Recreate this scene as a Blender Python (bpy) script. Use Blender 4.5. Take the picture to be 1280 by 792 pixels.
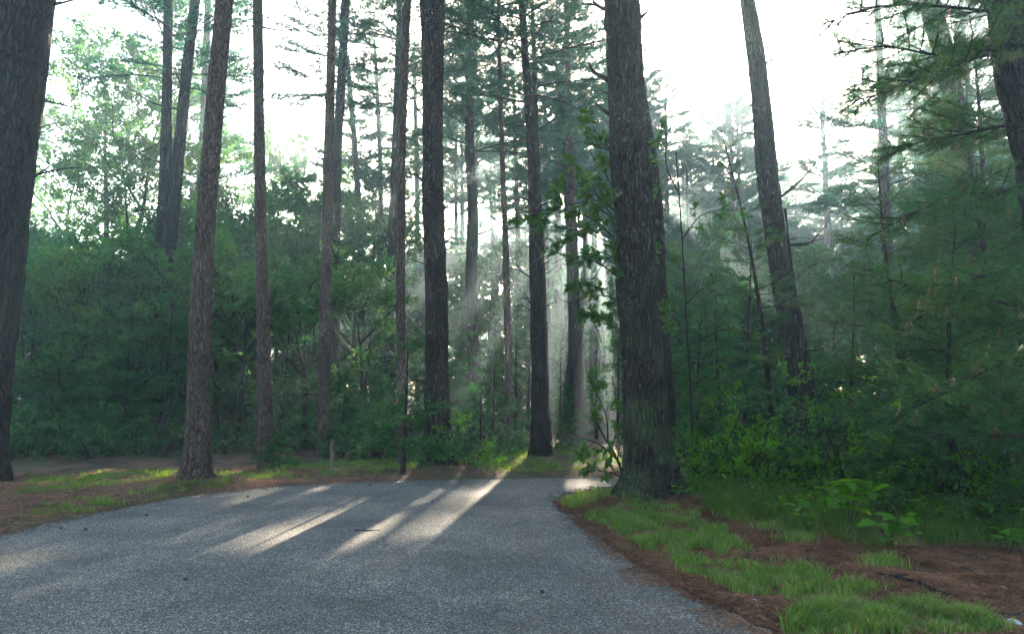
import bpy, math, random
import numpy as np
from mathutils import Vector, Matrix

# ------------------------------------------------------------------ camera, sky, sun, exposure
for o in list(bpy.data.objects):
    bpy.data.objects.remove(o)
SC = bpy.context.scene
COL = SC.collection
R = math.radians
W_PX, H_PX, F_PX = 1280.0, 792.0, 1000.0
CAM_H = 1.5
PITCH = math.atan((485.0 - 396.0) / F_PX)

cam_data = bpy.data.cameras.new('camera')
cam_data.sensor_width = 36.0
cam_data.lens = 36.0 * F_PX / W_PX
cam_data.clip_start = 0.05
cam_data.clip_end = 2000.0
cam = bpy.data.objects.new('camera', cam_data)
COL.objects.link(cam)
cam.location = (0, 0, CAM_H)
cam.rotation_euler = (math.pi / 2 + PITCH, 0, 0)
SC.camera = cam
CAM = np.array([0.0, 0.0, CAM_H])


def ray(px, py):
    """Unit-depth viewing ray through a pixel of the photograph (y component = forward)."""
    x = (px - W_PX / 2) / F_PX
    u = (H_PX / 2 - py) / F_PX
    c, s = math.cos(PITCH), math.sin(PITCH)
    return np.array([x, c - u * s, s + u * c])


def at(px, py, d):
    """World point seen at a pixel, d metres ahead."""
    r = ray(px, py)
    return CAM + r * (d / r[1])


def on_ground(px, py, z=0.0):
    r = ray(px, py)
    return CAM + r * ((z - CAM_H) / r[2])


_s = ray(742, 165)
SUN = _s / np.linalg.norm(_s)
SUN_EL = math.asin(SUN[2])
SUN_AZ = math.atan2(SUN[0], SUN[1])

world = bpy.data.worlds.new('World')
SC.world = world
world.use_nodes = True
wn = world.node_tree
bg = wn.nodes['Background']
sky = wn.nodes.new('ShaderNodeTexSky')
sky.sky_type = 'NISHITA'
sky.sun_disc = False
sky.sun_elevation = SUN_EL
sky.sun_rotation = SUN_AZ
sky.air_density = 1.0
sky.dust_density = 2.0
sky.ozone_density = 1.0
wn.links.new(sky.outputs[0], bg.inputs[0])
bg.inputs[1].default_value = 0.10

sun_data = bpy.data.lights.new('sun', 'SUN')
sun_data.energy = 4.6
sun_data.angle = R(0.5)
sun_data.color = (1.0, 0.83, 0.62)
sun = bpy.data.objects.new('sun', sun_data)
COL.objects.link(sun)
sun.rotation_euler = Vector(-SUN).to_track_quat('-Z', 'Y').to_euler()

SC.view_settings.view_transform = 'Standard'
SC.view_settings.look = 'None'
SC.view_settings.gamma = 1.0
SC.view_settings.use_curve_mapping = False
SC.view_settings.exposure = 3.0

cy = SC.cycles
cy.max_bounces = 5
cy.diffuse_bounces = 3
cy.glossy_bounces = 1
cy.transmission_bounces = 3
cy.transparent_max_bounces = 4
cy.volume_bounces = 1
cy.caustics_reflective = False
cy.caustics_refractive = False
cy.sample_clamp_indirect = 6.0
cy.use_adaptive_sampling = True
cy.adaptive_threshold = 0.02
cy.use_denoising = True

RNG = np.random.default_rng(7)

# ------------------------------------------------------------------ helpers


def _hash(ix, iy, iz):
    n = (ix * 374761393 + iy * 668265263 + iz * 1442695041) & 0xFFFFFFFF
    n = ((n ^ (n >> 13)) * 1274126177) & 0xFFFFFFFF
    n = n ^ (n >> 16)
    return (n & 0xFFFF) / 65535.0


def vnoise(x, y, z=0.0):
    """Value noise in [0, 1] for numpy arrays."""
    x, y, z = np.broadcast_arrays(np.asarray(x, float), np.asarray(y, float), np.asarray(z, float))
    fx, fy, fz = np.floor(x), np.floor(y), np.floor(z)
    ix, iy, iz = fx.astype(np.int64), fy.astype(np.int64), fz.astype(np.int64)
    u, v, w = x - fx, y - fy, z - fz
    u, v, w = u * u * (3 - 2 * u), v * v * (3 - 2 * v), w * w * (3 - 2 * w)
    out = 0
    for dx in (0, 1):
        for dy in (0, 1):
            for dz in (0, 1):
                out = out + _hash(ix + dx, iy + dy, iz + dz) * (u if dx else 1 - u) * (v if dy else 1 - v) * (w if dz else 1 - w)
    return out


def unit(v):
    v = np.asarray(v, float)
    n = np.linalg.norm(v, axis=-1, keepdims=True)
    return v / np.maximum(n, 1e-9)


class MB:
    """Collects triangles and quads with a material index; build() links one mesh."""

    def __init__(self):
        self.v, self.t, self.q, self.n = [], [], [], 0

    def add(self, V, tris=None, quads=None, mi=0):
        V = np.asarray(V, np.float32).reshape(-1, 3)
        if tris is not None and len(tris):
            self.t.append((np.asarray(tris, np.int32).reshape(-1, 3) + self.n, mi))
        if quads is not None and len(quads):
            self.q.append((np.asarray(quads, np.int32).reshape(-1, 4) + self.n, mi))
        self.v.append(V)
        self.n += len(V)
        return self

    def tube(self, pts, radii, seg=6, mi=0, cap=True):
        pts = np.asarray(pts, float)
        k = len(pts)
        T = unit(np.gradient(pts, axis=0))
        ref = np.array([0.13, 0.31, 0.94]) if abs(T[0][2]) < 0.8 else np.array([0.95, 0.2, 0.1])
        A = unit(np.cross(T, ref))
        B = np.cross(T, A)
        a = np.linspace(0, 2 * math.pi, seg, endpoint=False)
        r = np.broadcast_to(np.asarray(radii, float), (k,))
        V = pts[:, None, :] + r[:, None, None] * (np.cos(a)[None, :, None] * A[:, None, :] + np.sin(a)[None, :, None] * B[:, None, :])
        i = np.arange(k - 1)[:, None] * seg
        j = np.arange(seg)[None, :]
        j2 = (j + 1) % seg
        Q = np.stack([i + j, i + j2, i + seg + j2, i + seg + j], -1).reshape(-1, 4)
        tr = None
        V = V.reshape(-1, 3)
        if cap:
            V = np.vstack([V, pts[-1]])
            b = (k - 1) * seg
            tr = np.stack([b + np.arange(seg), b + (np.arange(seg) + 1) % seg, np.full(seg, k * seg)], -1)
        return self.add(V, tr, Q, mi)

    def mesh(self, name, mats, smooth=False):
        me = bpy.data.meshes.new(name)
        V = np.vstack(self.v)
        loops, starts, tot, mi = [], [], 0, []
        for lst, k in ((self.t, 3), (self.q, 4)):
            for f, m in lst:
                loops.append(f.ravel())
                starts.append(tot + np.arange(len(f)) * k)
                tot += len(f) * k
                mi.append(np.full(len(f), m, np.int32))
        loops, starts, mi = np.concatenate(loops), np.concatenate(starts), np.concatenate(mi)
        me.vertices.add(len(V))
        me.vertices.foreach_set('co', V.ravel())
        me.loops.add(len(loops))
        me.loops.foreach_set('vertex_index', loops.astype(np.int32))
        me.polygons.add(len(starts))
        me.polygons.foreach_set('loop_start', starts.astype(np.int32))
        me.polygons.foreach_set('material_index', mi)
        me.polygons.foreach_set('use_smooth', np.full(len(starts), smooth))
        for m in mats:
            me.materials.append(m)
        me.update(calc_edges=True)
        return me


def link(name, mesh, parent=None, loc=(0, 0, 0), rot=None, scale=1.0, mat=None):
    o = bpy.data.objects.new(name, mesh)
    COL.objects.link(o)
    if parent is not None:
        o.parent = parent
    if mat is not None:
        o.matrix_local = mat
    else:
        o.location = loc
        if rot is not None:
            o.rotation_euler = rot
        o.scale = (scale,) * 3 if np.isscalar(scale) else scale
    return o


def tag(o, label, cat, group=None):
    o['label'] = label
    o['category'] = cat
    if group:
        o['group'] = group
    return o


def thing(name, loc, label, cat, group=None):
    o = bpy.data.objects.new(name, None)
    o.empty_display_size = 0.3
    COL.objects.link(o)
    o.location = tuple(float(c) for c in loc)
    return tag(o, label, cat, group)


def kind(o, k):
    o['kind'] = k
    return o


def frame_mat(pos, axis, roll=0.0, s=1.0):
    """Matrix with local +X along axis, local Z as near up as it goes."""
    x = unit(axis)
    up = np.array([0, 0, 1.0])
    if abs(x[2]) > 0.97:
        up = np.array([0.0, 1.0, 0.2])
    y = unit(np.cross(up, x))
    z = np.cross(x, y)
    c, sn = math.cos(roll), math.sin(roll)
    y, z = c * y + sn * z, c * z - sn * y
    return Matrix(((x[0] * s, y[0] * s, z[0] * s, pos[0]), (x[1] * s, y[1] * s, z[1] * s, pos[1]), (x[2] * s, y[2] * s, z[2] * s, pos[2]), (0, 0, 0, 1)))


# ------------------------------------------------------------------ materials


def new_mat(name):
    m = bpy.data.materials.new(name)
    m.use_nodes = True
    nt = m.node_tree
    nt.nodes.clear()
    return m, nt, nt.nodes, nt.links


def N(nt, typ, **kw):
    n = nt.nodes.new(typ)
    for k, v in kw.items():
        if k in n.inputs:
            n.inputs[k].default_value = v
        else:
            setattr(n, k, v)
    return n


def ramp(nt, stops, interp='LINEAR'):
    n = nt.nodes.new('ShaderNodeValToRGB')
    cr = n.color_ramp
    cr.interpolation = interp
    while len(cr.elements) < len(stops):
        cr.elements.new(0.5)
    for e, (p, c) in zip(cr.elements, stops):
        e.position = p
        e.color = (*c, 1.0) if len(c) == 3 else c
    return n


def leaf_mat(name, c_dark, c_light, transl=0.45, gloss=0.0, scale=0.8, tint=None):
    """Foliage: diffuse + translucent, tone varying over clumps and from plant to plant."""
    m, nt, nd, lk = new_mat(name)
    out = N(nt, 'ShaderNodeOutputMaterial')
    geo = N(nt, 'ShaderNodeNewGeometry')
    tc = N(nt, 'ShaderNodeTexCoord')
    oi = N(nt, 'ShaderNodeObjectInfo')
    no = N(nt, 'ShaderNodeTexNoise', Scale=scale, Detail=2.0)
    lk.new(geo.outputs['Position'], no.inputs['Vector'])
    ad = N(nt, 'ShaderNodeMath', operation='ADD')
    mu = N(nt, 'ShaderNodeMath', operation='MULTIPLY')
    mu.inputs[1].default_value = 0.45
    lk.new(oi.outputs['Random'], mu.inputs[0])
    mu2 = N(nt, 'ShaderNodeMath', operation='MULTIPLY')
    mu2.inputs[1].default_value = 0.6
    lk.new(geo.outputs['Random Per Island'], mu2.inputs[0])
    ad2 = N(nt, 'ShaderNodeMath', operation='ADD')
    lk.new(mu.outputs[0], ad2.inputs[0])
    lk.new(mu2.outputs[0], ad2.inputs[1])
    mu3 = N(nt, 'ShaderNodeMath', operation='MULTIPLY')
    mu3.inputs[1].default_value = 0.8
    lk.new(no.outputs[0], mu3.inputs[0])
    lk.new(ad2.outputs[0], ad.inputs[0])
    lk.new(mu3.outputs[0], ad.inputs[1])
    stops = [(0.25, c_dark), (1.25 / 1.6, c_light)]
    if tint:
        stops = [(0.25, c_dark), (0.72, c_light), (0.97, tint)]
    rp = ramp(nt, stops)
    sc = N(nt, 'ShaderNodeMath', operation='MULTIPLY')
    sc.inputs[1].default_value = 1 / 1.6
    lk.new(ad.outputs[0], sc.inputs[0])
    lk.new(sc.outputs[0], rp.inputs[0])
    di = N(nt, 'ShaderNodeBsdfDiffuse')
    tr = N(nt, 'ShaderNodeBsdfTranslucent')
    lk.new(rp.outputs[0], di.inputs[0])
    hs = N(nt, 'ShaderNodeHueSaturation', Saturation=1.25, Value=1.7)
    hs.inputs['Hue'].default_value = 0.485
    lk.new(rp.outputs[0], hs.inputs['Color'])
    lk.new(hs.outputs[0], tr.inputs[0])
    mx = N(nt, 'ShaderNodeMixShader')
    mx.inputs[0].default_value = transl
    lk.new(di.outputs[0], mx.inputs[1])
    lk.new(tr.outputs[0], mx.inputs[2])
    last = mx
    if gloss > 0:
        gl = N(nt, 'ShaderNodeBsdfAnisotropic') if False else N(nt, 'ShaderNodeBsdfGlossy')
        gl.inputs['Roughness'].default_value = 0.38
        gl.inputs[0].default_value = (0.9, 0.95, 1.0, 1)
        lw = N(nt, 'ShaderNodeLayerWeight', Blend=0.25)
        mm = N(nt, 'ShaderNodeMath', operation='MULTIPLY_ADD')
        mm.inputs[1].default_value = gloss
        mm.inputs[2].default_value = gloss * 0.25
        lk.new(lw.outputs['Fresnel'], mm.inputs[0])
        m2 = N(nt, 'ShaderNodeMixShader')
        lk.new(mm.outputs[0], m2.inputs[0])
        lk.new(mx.outputs[0], m2.inputs[1])
        lk.new(gl.outputs[0], m2.inputs[2])
        last = m2
    lk.new(last.outputs[0], out.inputs[0])
    return m


def bark_mat(name, dark, mid, light, vs=9.0, stretch=0.22, bump=0.6, moss=0.0, dist=0.03):
    m, nt, nd, lk = new_mat(name)
    out = N(nt, 'ShaderNodeOutputMaterial')
    bs = N(nt, 'ShaderNodeBsdfPrincipled', Roughness=0.9)
    bs.inputs['Specular IOR Level'].default_value = 0.25
    geo = N(nt, 'ShaderNodeNewGeometry')
    mp = N(nt, 'ShaderNodeMapping')
    mp.inputs['Scale'].default_value = (1, 1, stretch)
    wrp = N(nt, 'ShaderNodeTexNoise', Scale=4.0, Detail=3.0)
    lk.new(geo.outputs['Position'], wrp.inputs['Vector'])
    vm = N(nt, 'ShaderNodeVectorMath', operation='MULTIPLY_ADD')
    vm.inputs[1].default_value = (0.16, 0.16, 0.5)
    lk.new(wrp.outputs['Color'], vm.inputs[0])
    lk.new(geo.outputs['Position'], vm.inputs[2])
    lk.new(vm.outputs[0], mp.inputs[0])
    vo = N(nt, 'ShaderNodeTexVoronoi', feature='DISTANCE_TO_EDGE', Scale=vs)
    lk.new(mp.outputs[0], vo.inputs['Vector'])
    vc = N(nt, 'ShaderNodeTexVoronoi', Scale=vs)
    lk.new(mp.outputs[0], vc.inputs['Vector'])
    fine = N(nt, 'ShaderNodeTexNoise', Scale=38.0, Detail=5.0, Roughness=0.7)
    mp2 = N(nt, 'ShaderNodeMapping')
    mp2.inputs['Scale'].default_value = (1, 1, 0.22)
    lk.new(geo.outputs['Position'], mp2.inputs[0])
    lk.new(mp2.outputs[0], fine.inputs['Vector'])
    e = ramp(nt, [(0.0, (0, 0, 0)), (0.16, (1, 1, 1))])
    lk.new(vo.outputs['Distance'], e.inputs[0])
    rp = ramp(nt, [(0.28, dark), (0.5, mid), (0.66, light)])
    lk.new(fine.outputs[0], rp.inputs[0])
    cellr = N(nt, 'ShaderNodeMix', data_type='RGBA', blend_type='MULTIPLY')
    cellr.inputs[0].default_value = 0.55
    rc = ramp(nt, [(0.0, (0.78, 0.74, 0.72)), (1.0, (1.2, 1.16, 1.12))])
    lk.new(vc.outputs['Color'], rc.inputs[0])
    lk.new(rp.outputs[0], cellr.inputs[6])
    lk.new(rc.outputs[0], cellr.inputs[7])
    mx = N(nt, 'ShaderNodeMix', data_type='RGBA')
    mx.inputs[6].default_value = (*[c * 0.75 for c in dark], 1)
    lk.new(e.outputs[0], mx.inputs[0])
    lk.new(cellr.outputs[2], mx.inputs[7])
    col = mx.outputs[2]
    # pale lichen flecks
    lich = N(nt, 'ShaderNodeTexNoise', Scale=22.0, Detail=4.0, Roughness=0.65)
    lk.new(geo.outputs['Position'], lich.inputs['Vector'])
    lr = ramp(nt, [(0.66, (0, 0, 0)), (0.76, (0.3, 0.3, 0.3))])
    lk.new(lich.outputs[0], lr.inputs[0])
    mxl = N(nt, 'ShaderNodeMix', data_type='RGBA')
    lk.new(lr.outputs[0], mxl.inputs[0])
    lk.new(col, mxl.inputs[6])
    mxl.inputs[7].default_value = (0.26, 0.25, 0.21, 1)
    col = mxl.outputs[2]
    if moss > 0:
        sep = N(nt, 'ShaderNodeSeparateXYZ')
        lk.new(geo.outputs['Position'], sep.inputs[0])
        mr = N(nt, 'ShaderNodeMapRange')
        mr.inputs[1].default_value, mr.inputs[2].default_value = 0.0, 3.2
        mr.inputs[3].default_value, mr.inputs[4].default_value = moss, 0.0
        lk.new(sep.outputs[2], mr.inputs[0])
        mn = N(nt, 'ShaderNodeTexNoise', Scale=3.0, Detail=5.0)
        lk.new(geo.outputs['Position'], mn.inputs['Vector'])
        mrp = ramp(nt, [(0.42, (0, 0, 0)), (0.62, (1, 1, 1))])
        lk.new(mn.outputs[0], mrp.inputs[0])
        mm = N(nt, 'ShaderNodeMath', operation='MULTIPLY')
        lk.new(mr.outputs[0], mm.inputs[0])
        lk.new(mrp.outputs[0], mm.inputs[1])
        mxm = N(nt, 'ShaderNodeMix', data_type='RGBA')
        lk.new(mm.outputs[0], mxm.inputs[0])
        lk.new(col, mxm.inputs[6])
        mxm.inputs[7].default_value = (0.06, 0.085, 0.03, 1)
        col = mxm.outputs[2]
    lk.new(col, bs.inputs['Base Color'])
    hh = N(nt, 'ShaderNodeMath', operation='MULTIPLY_ADD')
    hh.inputs[1].default_value = 0.45
    lk.new(fine.outputs[0], hh.inputs[0])
    lk.new(e.outputs[0], hh.inputs[2])
    bp = N(nt, 'ShaderNodeBump', Strength=bump, Distance=dist)
    lk.new(hh.outputs[0], bp.inputs['Height'])
    lk.new(bp.outputs[0], bs.inputs['Normal'])
    lk.new(bs.outputs[0], out.inputs[0])
    return m


def plain_mat(name, col, rough=0.8, noise=8.0, var=0.35, bump=0.2, spec=0.3):
    m, nt, nd, lk = new_mat(name)
    out = N(nt, 'ShaderNodeOutputMaterial')
    bs = N(nt, 'ShaderNodeBsdfPrincipled', Roughness=rough)
    bs.inputs['Specular IOR Level'].default_value = spec
    geo = N(nt, 'ShaderNodeNewGeometry')
    no = N(nt, 'ShaderNodeTexNoise', Scale=noise, Detail=6.0, Roughness=0.65)
    lk.new(geo.outputs['Position'], no.inputs['Vector'])
    rp = ramp(nt, [(0.3, [c * (1 - var) for c in col]), (0.7, [min(1, c * (1 + var)) for c in col])])
    lk.new(no.outputs[0], rp.inputs[0])
    lk.new(rp.outputs[0], bs.inputs['Base Color'])
    bp = N(nt, 'ShaderNodeBump', Strength=bump, Distance=0.02)
    lk.new(no.outputs[0], bp.inputs['Height'])
    lk.new(bp.outputs[0], bs.inputs['Normal'])
    lk.new(bs.outputs[0], out.inputs[0])
    return m


M = {}
M['bark_dark'] = bark_mat('bark_dark', (0.013, 0.0085, 0.006), (0.032, 0.022, 0.016), (0.066, 0.048, 0.037), vs=20, stretch=0.16, bump=1.0, moss=0.0)
M['bark_mossy'] = bark_mat('bark_mossy', (0.012, 0.009, 0.0065), (0.029, 0.022, 0.0165), (0.062, 0.048, 0.038), vs=22, stretch=0.24, bump=1.0, moss=0.85)
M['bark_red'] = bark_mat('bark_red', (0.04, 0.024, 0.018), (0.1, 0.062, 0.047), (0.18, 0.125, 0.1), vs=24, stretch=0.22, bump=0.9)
M['bark_pale'] = bark_mat('bark_pale', (0.16, 0.15, 0.14), (0.35, 0.33, 0.31), (0.55, 0.53, 0.5), vs=6, stretch=0.9, bump=0.3)
M['twig'] = plain_mat('twig', (0.026, 0.02, 0.016), noise=30, bump=0.3, spec=0.1)
M['deadwood'] = plain_mat('deadwood', (0.03, 0.024, 0.021), noise=24, bump=0.4, spec=0.1)
M['needle_near'] = leaf_mat('needle_near', (0.018, 0.065, 0.022), (0.055, 0.14, 0.035), 0.42, 0.05, 1.6, tint=(0.16, 0.13, 0.045))
M['needle_mid'] = leaf_mat('needle_mid', (0.018, 0.075, 0.03), (0.055, 0.16, 0.045), 0.42, 0.0, 0.9)
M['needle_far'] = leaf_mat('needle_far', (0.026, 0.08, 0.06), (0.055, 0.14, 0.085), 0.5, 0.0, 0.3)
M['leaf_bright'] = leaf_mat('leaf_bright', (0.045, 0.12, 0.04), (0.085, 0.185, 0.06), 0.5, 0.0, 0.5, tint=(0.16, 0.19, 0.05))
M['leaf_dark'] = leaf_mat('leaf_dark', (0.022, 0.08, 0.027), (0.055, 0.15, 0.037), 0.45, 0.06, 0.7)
M['leaf_oak'] = leaf_mat('leaf_oak', (0.024, 0.075, 0.016), (0.06, 0.14, 0.026), 0.5, 0.05, 1.2)
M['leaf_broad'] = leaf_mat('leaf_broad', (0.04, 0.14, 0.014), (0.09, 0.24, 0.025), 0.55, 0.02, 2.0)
M['leaf_yellow'] = leaf_mat('leaf_yellow', (0.22, 0.16, 0.03), (0.36, 0.27, 0.05), 0.45, 0.0, 2.0)
M['grass'] = leaf_mat('grass', (0.04, 0.105, 0.02), (0.14, 0.235, 0.05), 0.45, 0.03, 2.6, tint=(0.36, 0.30, 0.15))
M['dry_grass'] = leaf_mat('dry_grass', (0.025, 0.075, 0.018), (0.08, 0.14, 0.035), 0.45, 0.0, 1.8, tint=(0.22, 0.2, 0.07))
M['litter'] = leaf_mat('litter', (0.08, 0.036, 0.02), (0.40, 0.205, 0.115), 0.1, 0.0, 2.5, tint=(0.62, 0.47, 0.33))
M['straw'] = leaf_mat('straw', (0.16, 0.12, 0.06), (0.34, 0.27, 0.15), 0.3, 0.0, 2.0)
M['dead_leaf'] = leaf_mat('dead_leaf', (0.12, 0.07, 0.03), (0.24, 0.15, 0.07), 0.2, 0.05, 3.0)
M['stone'] = plain_mat('stone', (0.42, 0.41, 0.39), noise=25, var=0.3)
M['post_wood'] = plain_mat('post_wood', (0.13, 0.095, 0.06), noise=20, var=0.4)
M['concrete'] = plain_mat('concrete', (0.38, 0.38, 0.36), noise=30, var=0.15)
M['grit'] = plain_mat('grit', (0.1, 0.098, 0.092), noise=60, var=0.7)
M['cone'] = plain_mat('cone', (0.05, 0.035, 0.025), noise=40)


def ground_material():
    m, nt, nd, lk = new_mat('forest_floor')
    out = N(nt, 'ShaderNodeOutputMaterial')
    bs = N(nt, 'ShaderNodeBsdfPrincipled', Roughness=0.95)
    bs.inputs['Specular IOR Level'].default_value = 0.1
    geo = N(nt, 'ShaderNodeNewGeometry')
    mp = N(nt, 'ShaderNodeMapping')
    lk.new(geo.outputs['Position'], mp.inputs[0])
    n1 = N(nt, 'ShaderNodeTexNoise', Scale=60.0, Detail=6.0, Roughness=0.7, Distortion=1.2)
    n2 = N(nt, 'ShaderNodeTexNoise', Scale=1.1, Detail=6.0, Roughness=0.6)
    n3 = N(nt, 'ShaderNodeTexNoise', Scale=0.35, Detail=4.0)
    n4 = N(nt, 'ShaderNodeTexNoise', Scale=9.0, Detail=5.0, Roughness=0.7)
    for n in (n1, n2, n3, n4):
        lk.new(mp.outputs[0], n.inputs['Vector'])
    litter = ramp(nt, [(0.3, (0.06, 0.034, 0.023)), (0.5, (0.19, 0.102, 0.063)), (0.7, (0.36, 0.22, 0.145))])
    lk.new(n1.outputs[0], litter.inputs[0])
    soil = ramp(nt, [(0.35, (0.045, 0.035, 0.027)), (0.65, (0.12, 0.085, 0.06))])
    lk.new(n4.outputs[0], soil.inputs[0])
    f2 = ramp(nt, [(0.45, (0, 0, 0)), (0.62, (1, 1, 1))])
    lk.new(n2.outputs[0], f2.inputs[0])
    mx = N(nt, 'ShaderNodeMix', data_type='RGBA')
    lk.new(f2.outputs[0], mx.inputs[0])
    lk.new(litter.outputs[0], mx.inputs[6])
    lk.new(soil.outputs[0], mx.inputs[7])
    moss = ramp(nt, [(0.3, (0.035, 0.06, 0.02)), (0.7, (0.09, 0.12, 0.04))])
    lk.new(n1.outputs[0], moss.inputs[0])
    f3 = ramp(nt, [(0.5, (0, 0, 0)), (0.62, (0.8, 0.8, 0.8))])
    lk.new(n3.outputs[0], f3.inputs[0])
    mx2 = N(nt, 'ShaderNodeMix', data_type='RGBA')
    lk.new(f3.outputs[0], mx2.inputs[0])
    lk.new(mx.outputs[2], mx2.inputs[6])
    lk.new(moss.outputs[0], mx2.inputs[7])
    lk.new(mx2.outputs[2], bs.inputs['Base Color'])
    hh = N(nt, 'ShaderNodeMath', operation='ADD')
    lk.new(n1.outputs[0], hh.inputs[0])
    lk.new(n4.outputs[0], hh.inputs[1])
    bp = N(nt, 'ShaderNodeBump', Strength=0.9, Distance=0.03)
    lk.new(hh.outputs[0], bp.inputs['Height'])
    lk.new(bp.outputs[0], bs.inputs['Normal'])
    lk.new(bs.outputs[0], out.inputs[0])
    return m


def asphalt_material():
    m, nt, nd, lk = new_mat('old_asphalt')
    out = N(nt, 'ShaderNodeOutputMaterial')
    bs = N(nt, 'ShaderNodeBsdfPrincipled', Roughness=0.75)
    bs.inputs['Specular IOR Level'].default_value = 0.32
    geo = N(nt, 'ShaderNodeNewGeometry')
    v = N(nt, 'ShaderNodeTexVoronoi', Scale=120.0)
    v2 = N(nt, 'ShaderNodeTexVoronoi', Scale=38.0, Randomness=1.0)
    big = N(nt, 'ShaderNodeTexNoise', Scale=0.8, Detail=6.0, Roughness=0.6)
    mid = N(nt, 'ShaderNodeTexNoise', Scale=14.0, Detail=5.0, Roughness=0.7)
    for n in (v, v2, big, mid):
        lk.new(geo.outputs['Position'], n.inputs['Vector'])
    cr = ramp(nt, [(0.0, (0.018, 0.017, 0.014)), (0.4, (0.075, 0.07, 0.058)), (0.78, (0.16, 0.149, 0.125)), (1.0, (0.5, 0.47, 0.4))])
    sepc = N(nt, 'ShaderNodeSeparateColor')
    lk.new(v.outputs['Color'], sepc.inputs[0])
    lk.new(sepc.outputs[0], cr.inputs[0])
    sep2 = N(nt, 'ShaderNodeSeparateColor')
    lk.new(v2.outputs['Color'], sep2.inputs[0])
    chip = ramp(nt, [(0.88, (0, 0, 0)), (0.9, (0.85, 0.85, 0.85))])
    lk.new(sep2.outputs[1], chip.inputs[0])
    dist = ramp(nt, [(0.22, (1, 1, 1)), (0.3, (0, 0, 0))])
    lk.new(v2.outputs['Distance'], dist.inputs[0])
    cm = N(nt, 'ShaderNodeMath', operation='MULTIPLY')
    lk.new(chip.outputs[0], cm.inputs[0])
    lk.new(dist.outputs[0], cm.inputs[1])
    mx0 = N(nt, 'ShaderNodeMix', data_type='RGBA')
    lk.new(cm.outputs[0], mx0.inputs[0])
    lk.new(cr.outputs[0], mx0.inputs[6])
    mx0.inputs[7].default_value = (0.4, 0.39, 0.37, 1)
    tone = ramp(nt, [(0.32, (0.55, 0.57, 0.58)), (0.5, (0.95, 0.95, 0.95)), (0.68, (1.4, 1.36, 1.3))])
    lk.new(big.outputs[0], tone.inputs[0])
    mx = N(nt, 'ShaderNodeMix', data_type='RGBA', blend_type='MULTIPLY')
    mx.inputs[0].default_value = 1.0
    lk.new(mx0.outputs[2], mx.inputs[6])
    lk.new(tone.outputs[0], mx.inputs[7])
    tone2 = ramp(nt, [(0.35, (0.8, 0.8, 0.8)), (0.65, (1.15, 1.15, 1.15))])
    lk.new(mid.outputs[0], tone2.inputs[0])
    mxb = N(nt, 'ShaderNodeMix', data_type='RGBA', blend_type='MULTIPLY')
    mxb.inputs[0].default_value = 1.0
    lk.new(mx.outputs[2], mxb.inputs[6])
    lk.new(tone2.outputs[0], mxb.inputs[7])
    # fine wandering cracks
    cv = N(nt, 'ShaderNodeTexVoronoi', feature='DISTANCE_TO_EDGE', Scale=0.55)
    cn = N(nt, 'ShaderNodeTexNoise', Scale=2.5, Detail=6.0, Roughness=0.7)
    lk.new(geo.outputs['Position'], cn.inputs['Vector'])
    cvm = N(nt, 'ShaderNodeVectorMath', operation='MULTIPLY_ADD')
    cvm.inputs[1].default_value = (0.7, 0.7, 0.0)
    lk.new(cn.outputs['Color'], cvm.inputs[0])
    lk.new(geo.outputs['Position'], cvm.inputs[2])
    lk.new(cvm.outputs[0], cv.inputs['Vector'])
    ce = ramp(nt, [(0.0, (0.45, 0.45, 0.45)), (0.006, (1, 1, 1))])
    lk.new(cv.outputs['Distance'], ce.inputs[0])
    mxc = N(nt, 'ShaderNodeMix', data_type='RGBA', blend_type='MULTIPLY')
    mxc.inputs[0].default_value = 0.8
    lk.new(mxb.outputs[2], mxc.inputs[6])
    lk.new(ce.outputs[0], mxc.inputs[7])
    mxb = mxc
    # brown needle dust collecting along the right-hand edge
    sx = N(nt, 'ShaderNodeSeparateXYZ')
    lk.new(geo.outputs['Position'], sx.inputs[0])
    mr = N(nt, 'ShaderNodeMapRange')
    mr.inputs[1].default_value, mr.inputs[2].default_value = -0.9, 1.4
    lk.new(sx.outputs[0], mr.inputs[0])
    dn = N(nt, 'ShaderNodeTexNoise', Scale=3.0, Detail=6.0, Roughness=0.7)
    lk.new(geo.outputs['Position'], dn.inputs['Vector'])
    dm = N(nt, 'ShaderNodeMath', operation='MULTIPLY')
    lk.new(mr.outputs[0], dm.inputs[0])
    dr = ramp(nt, [(0.4, (0, 0, 0)), (0.65, (0.75, 0.75, 0.75))])
    lk.new(dn.outputs[0], dr.inputs[0])
    lk.new(dr.outputs[0], dm.inputs[1])
    mxd = N(nt, 'ShaderNodeMix', data_type='RGBA')
    lk.new(dm.outputs[0], mxd.inputs[0])
    lk.new(mxb.outputs[2], mxd.inputs[6])
    mxd.inputs[7].default_value = (0.1, 0.072, 0.052, 1)
    lk.new(mxd.outputs[2], bs.inputs['Base Color'])
    hh = N(nt, 'ShaderNodeMath', operation='MULTIPLY_ADD')
    hh.inputs[1].default_value = -1.0
    lk.new(v.outputs['Distance'], hh.inputs[0])
    lk.new(mid.outputs[0], hh.inputs[2])
    bp = N(nt, 'ShaderNodeBump', Strength=0.75, Distance=0.012)
    lk.new(hh.outputs[0], bp.inputs['Height'])
    lk.new(bp.outputs[0], bs.inputs['Normal'])
    lk.new(bs.outputs[0], out.inputs[0])
    return m


# ------------------------------------------------------------------ road outline and the ground sheet


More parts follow.
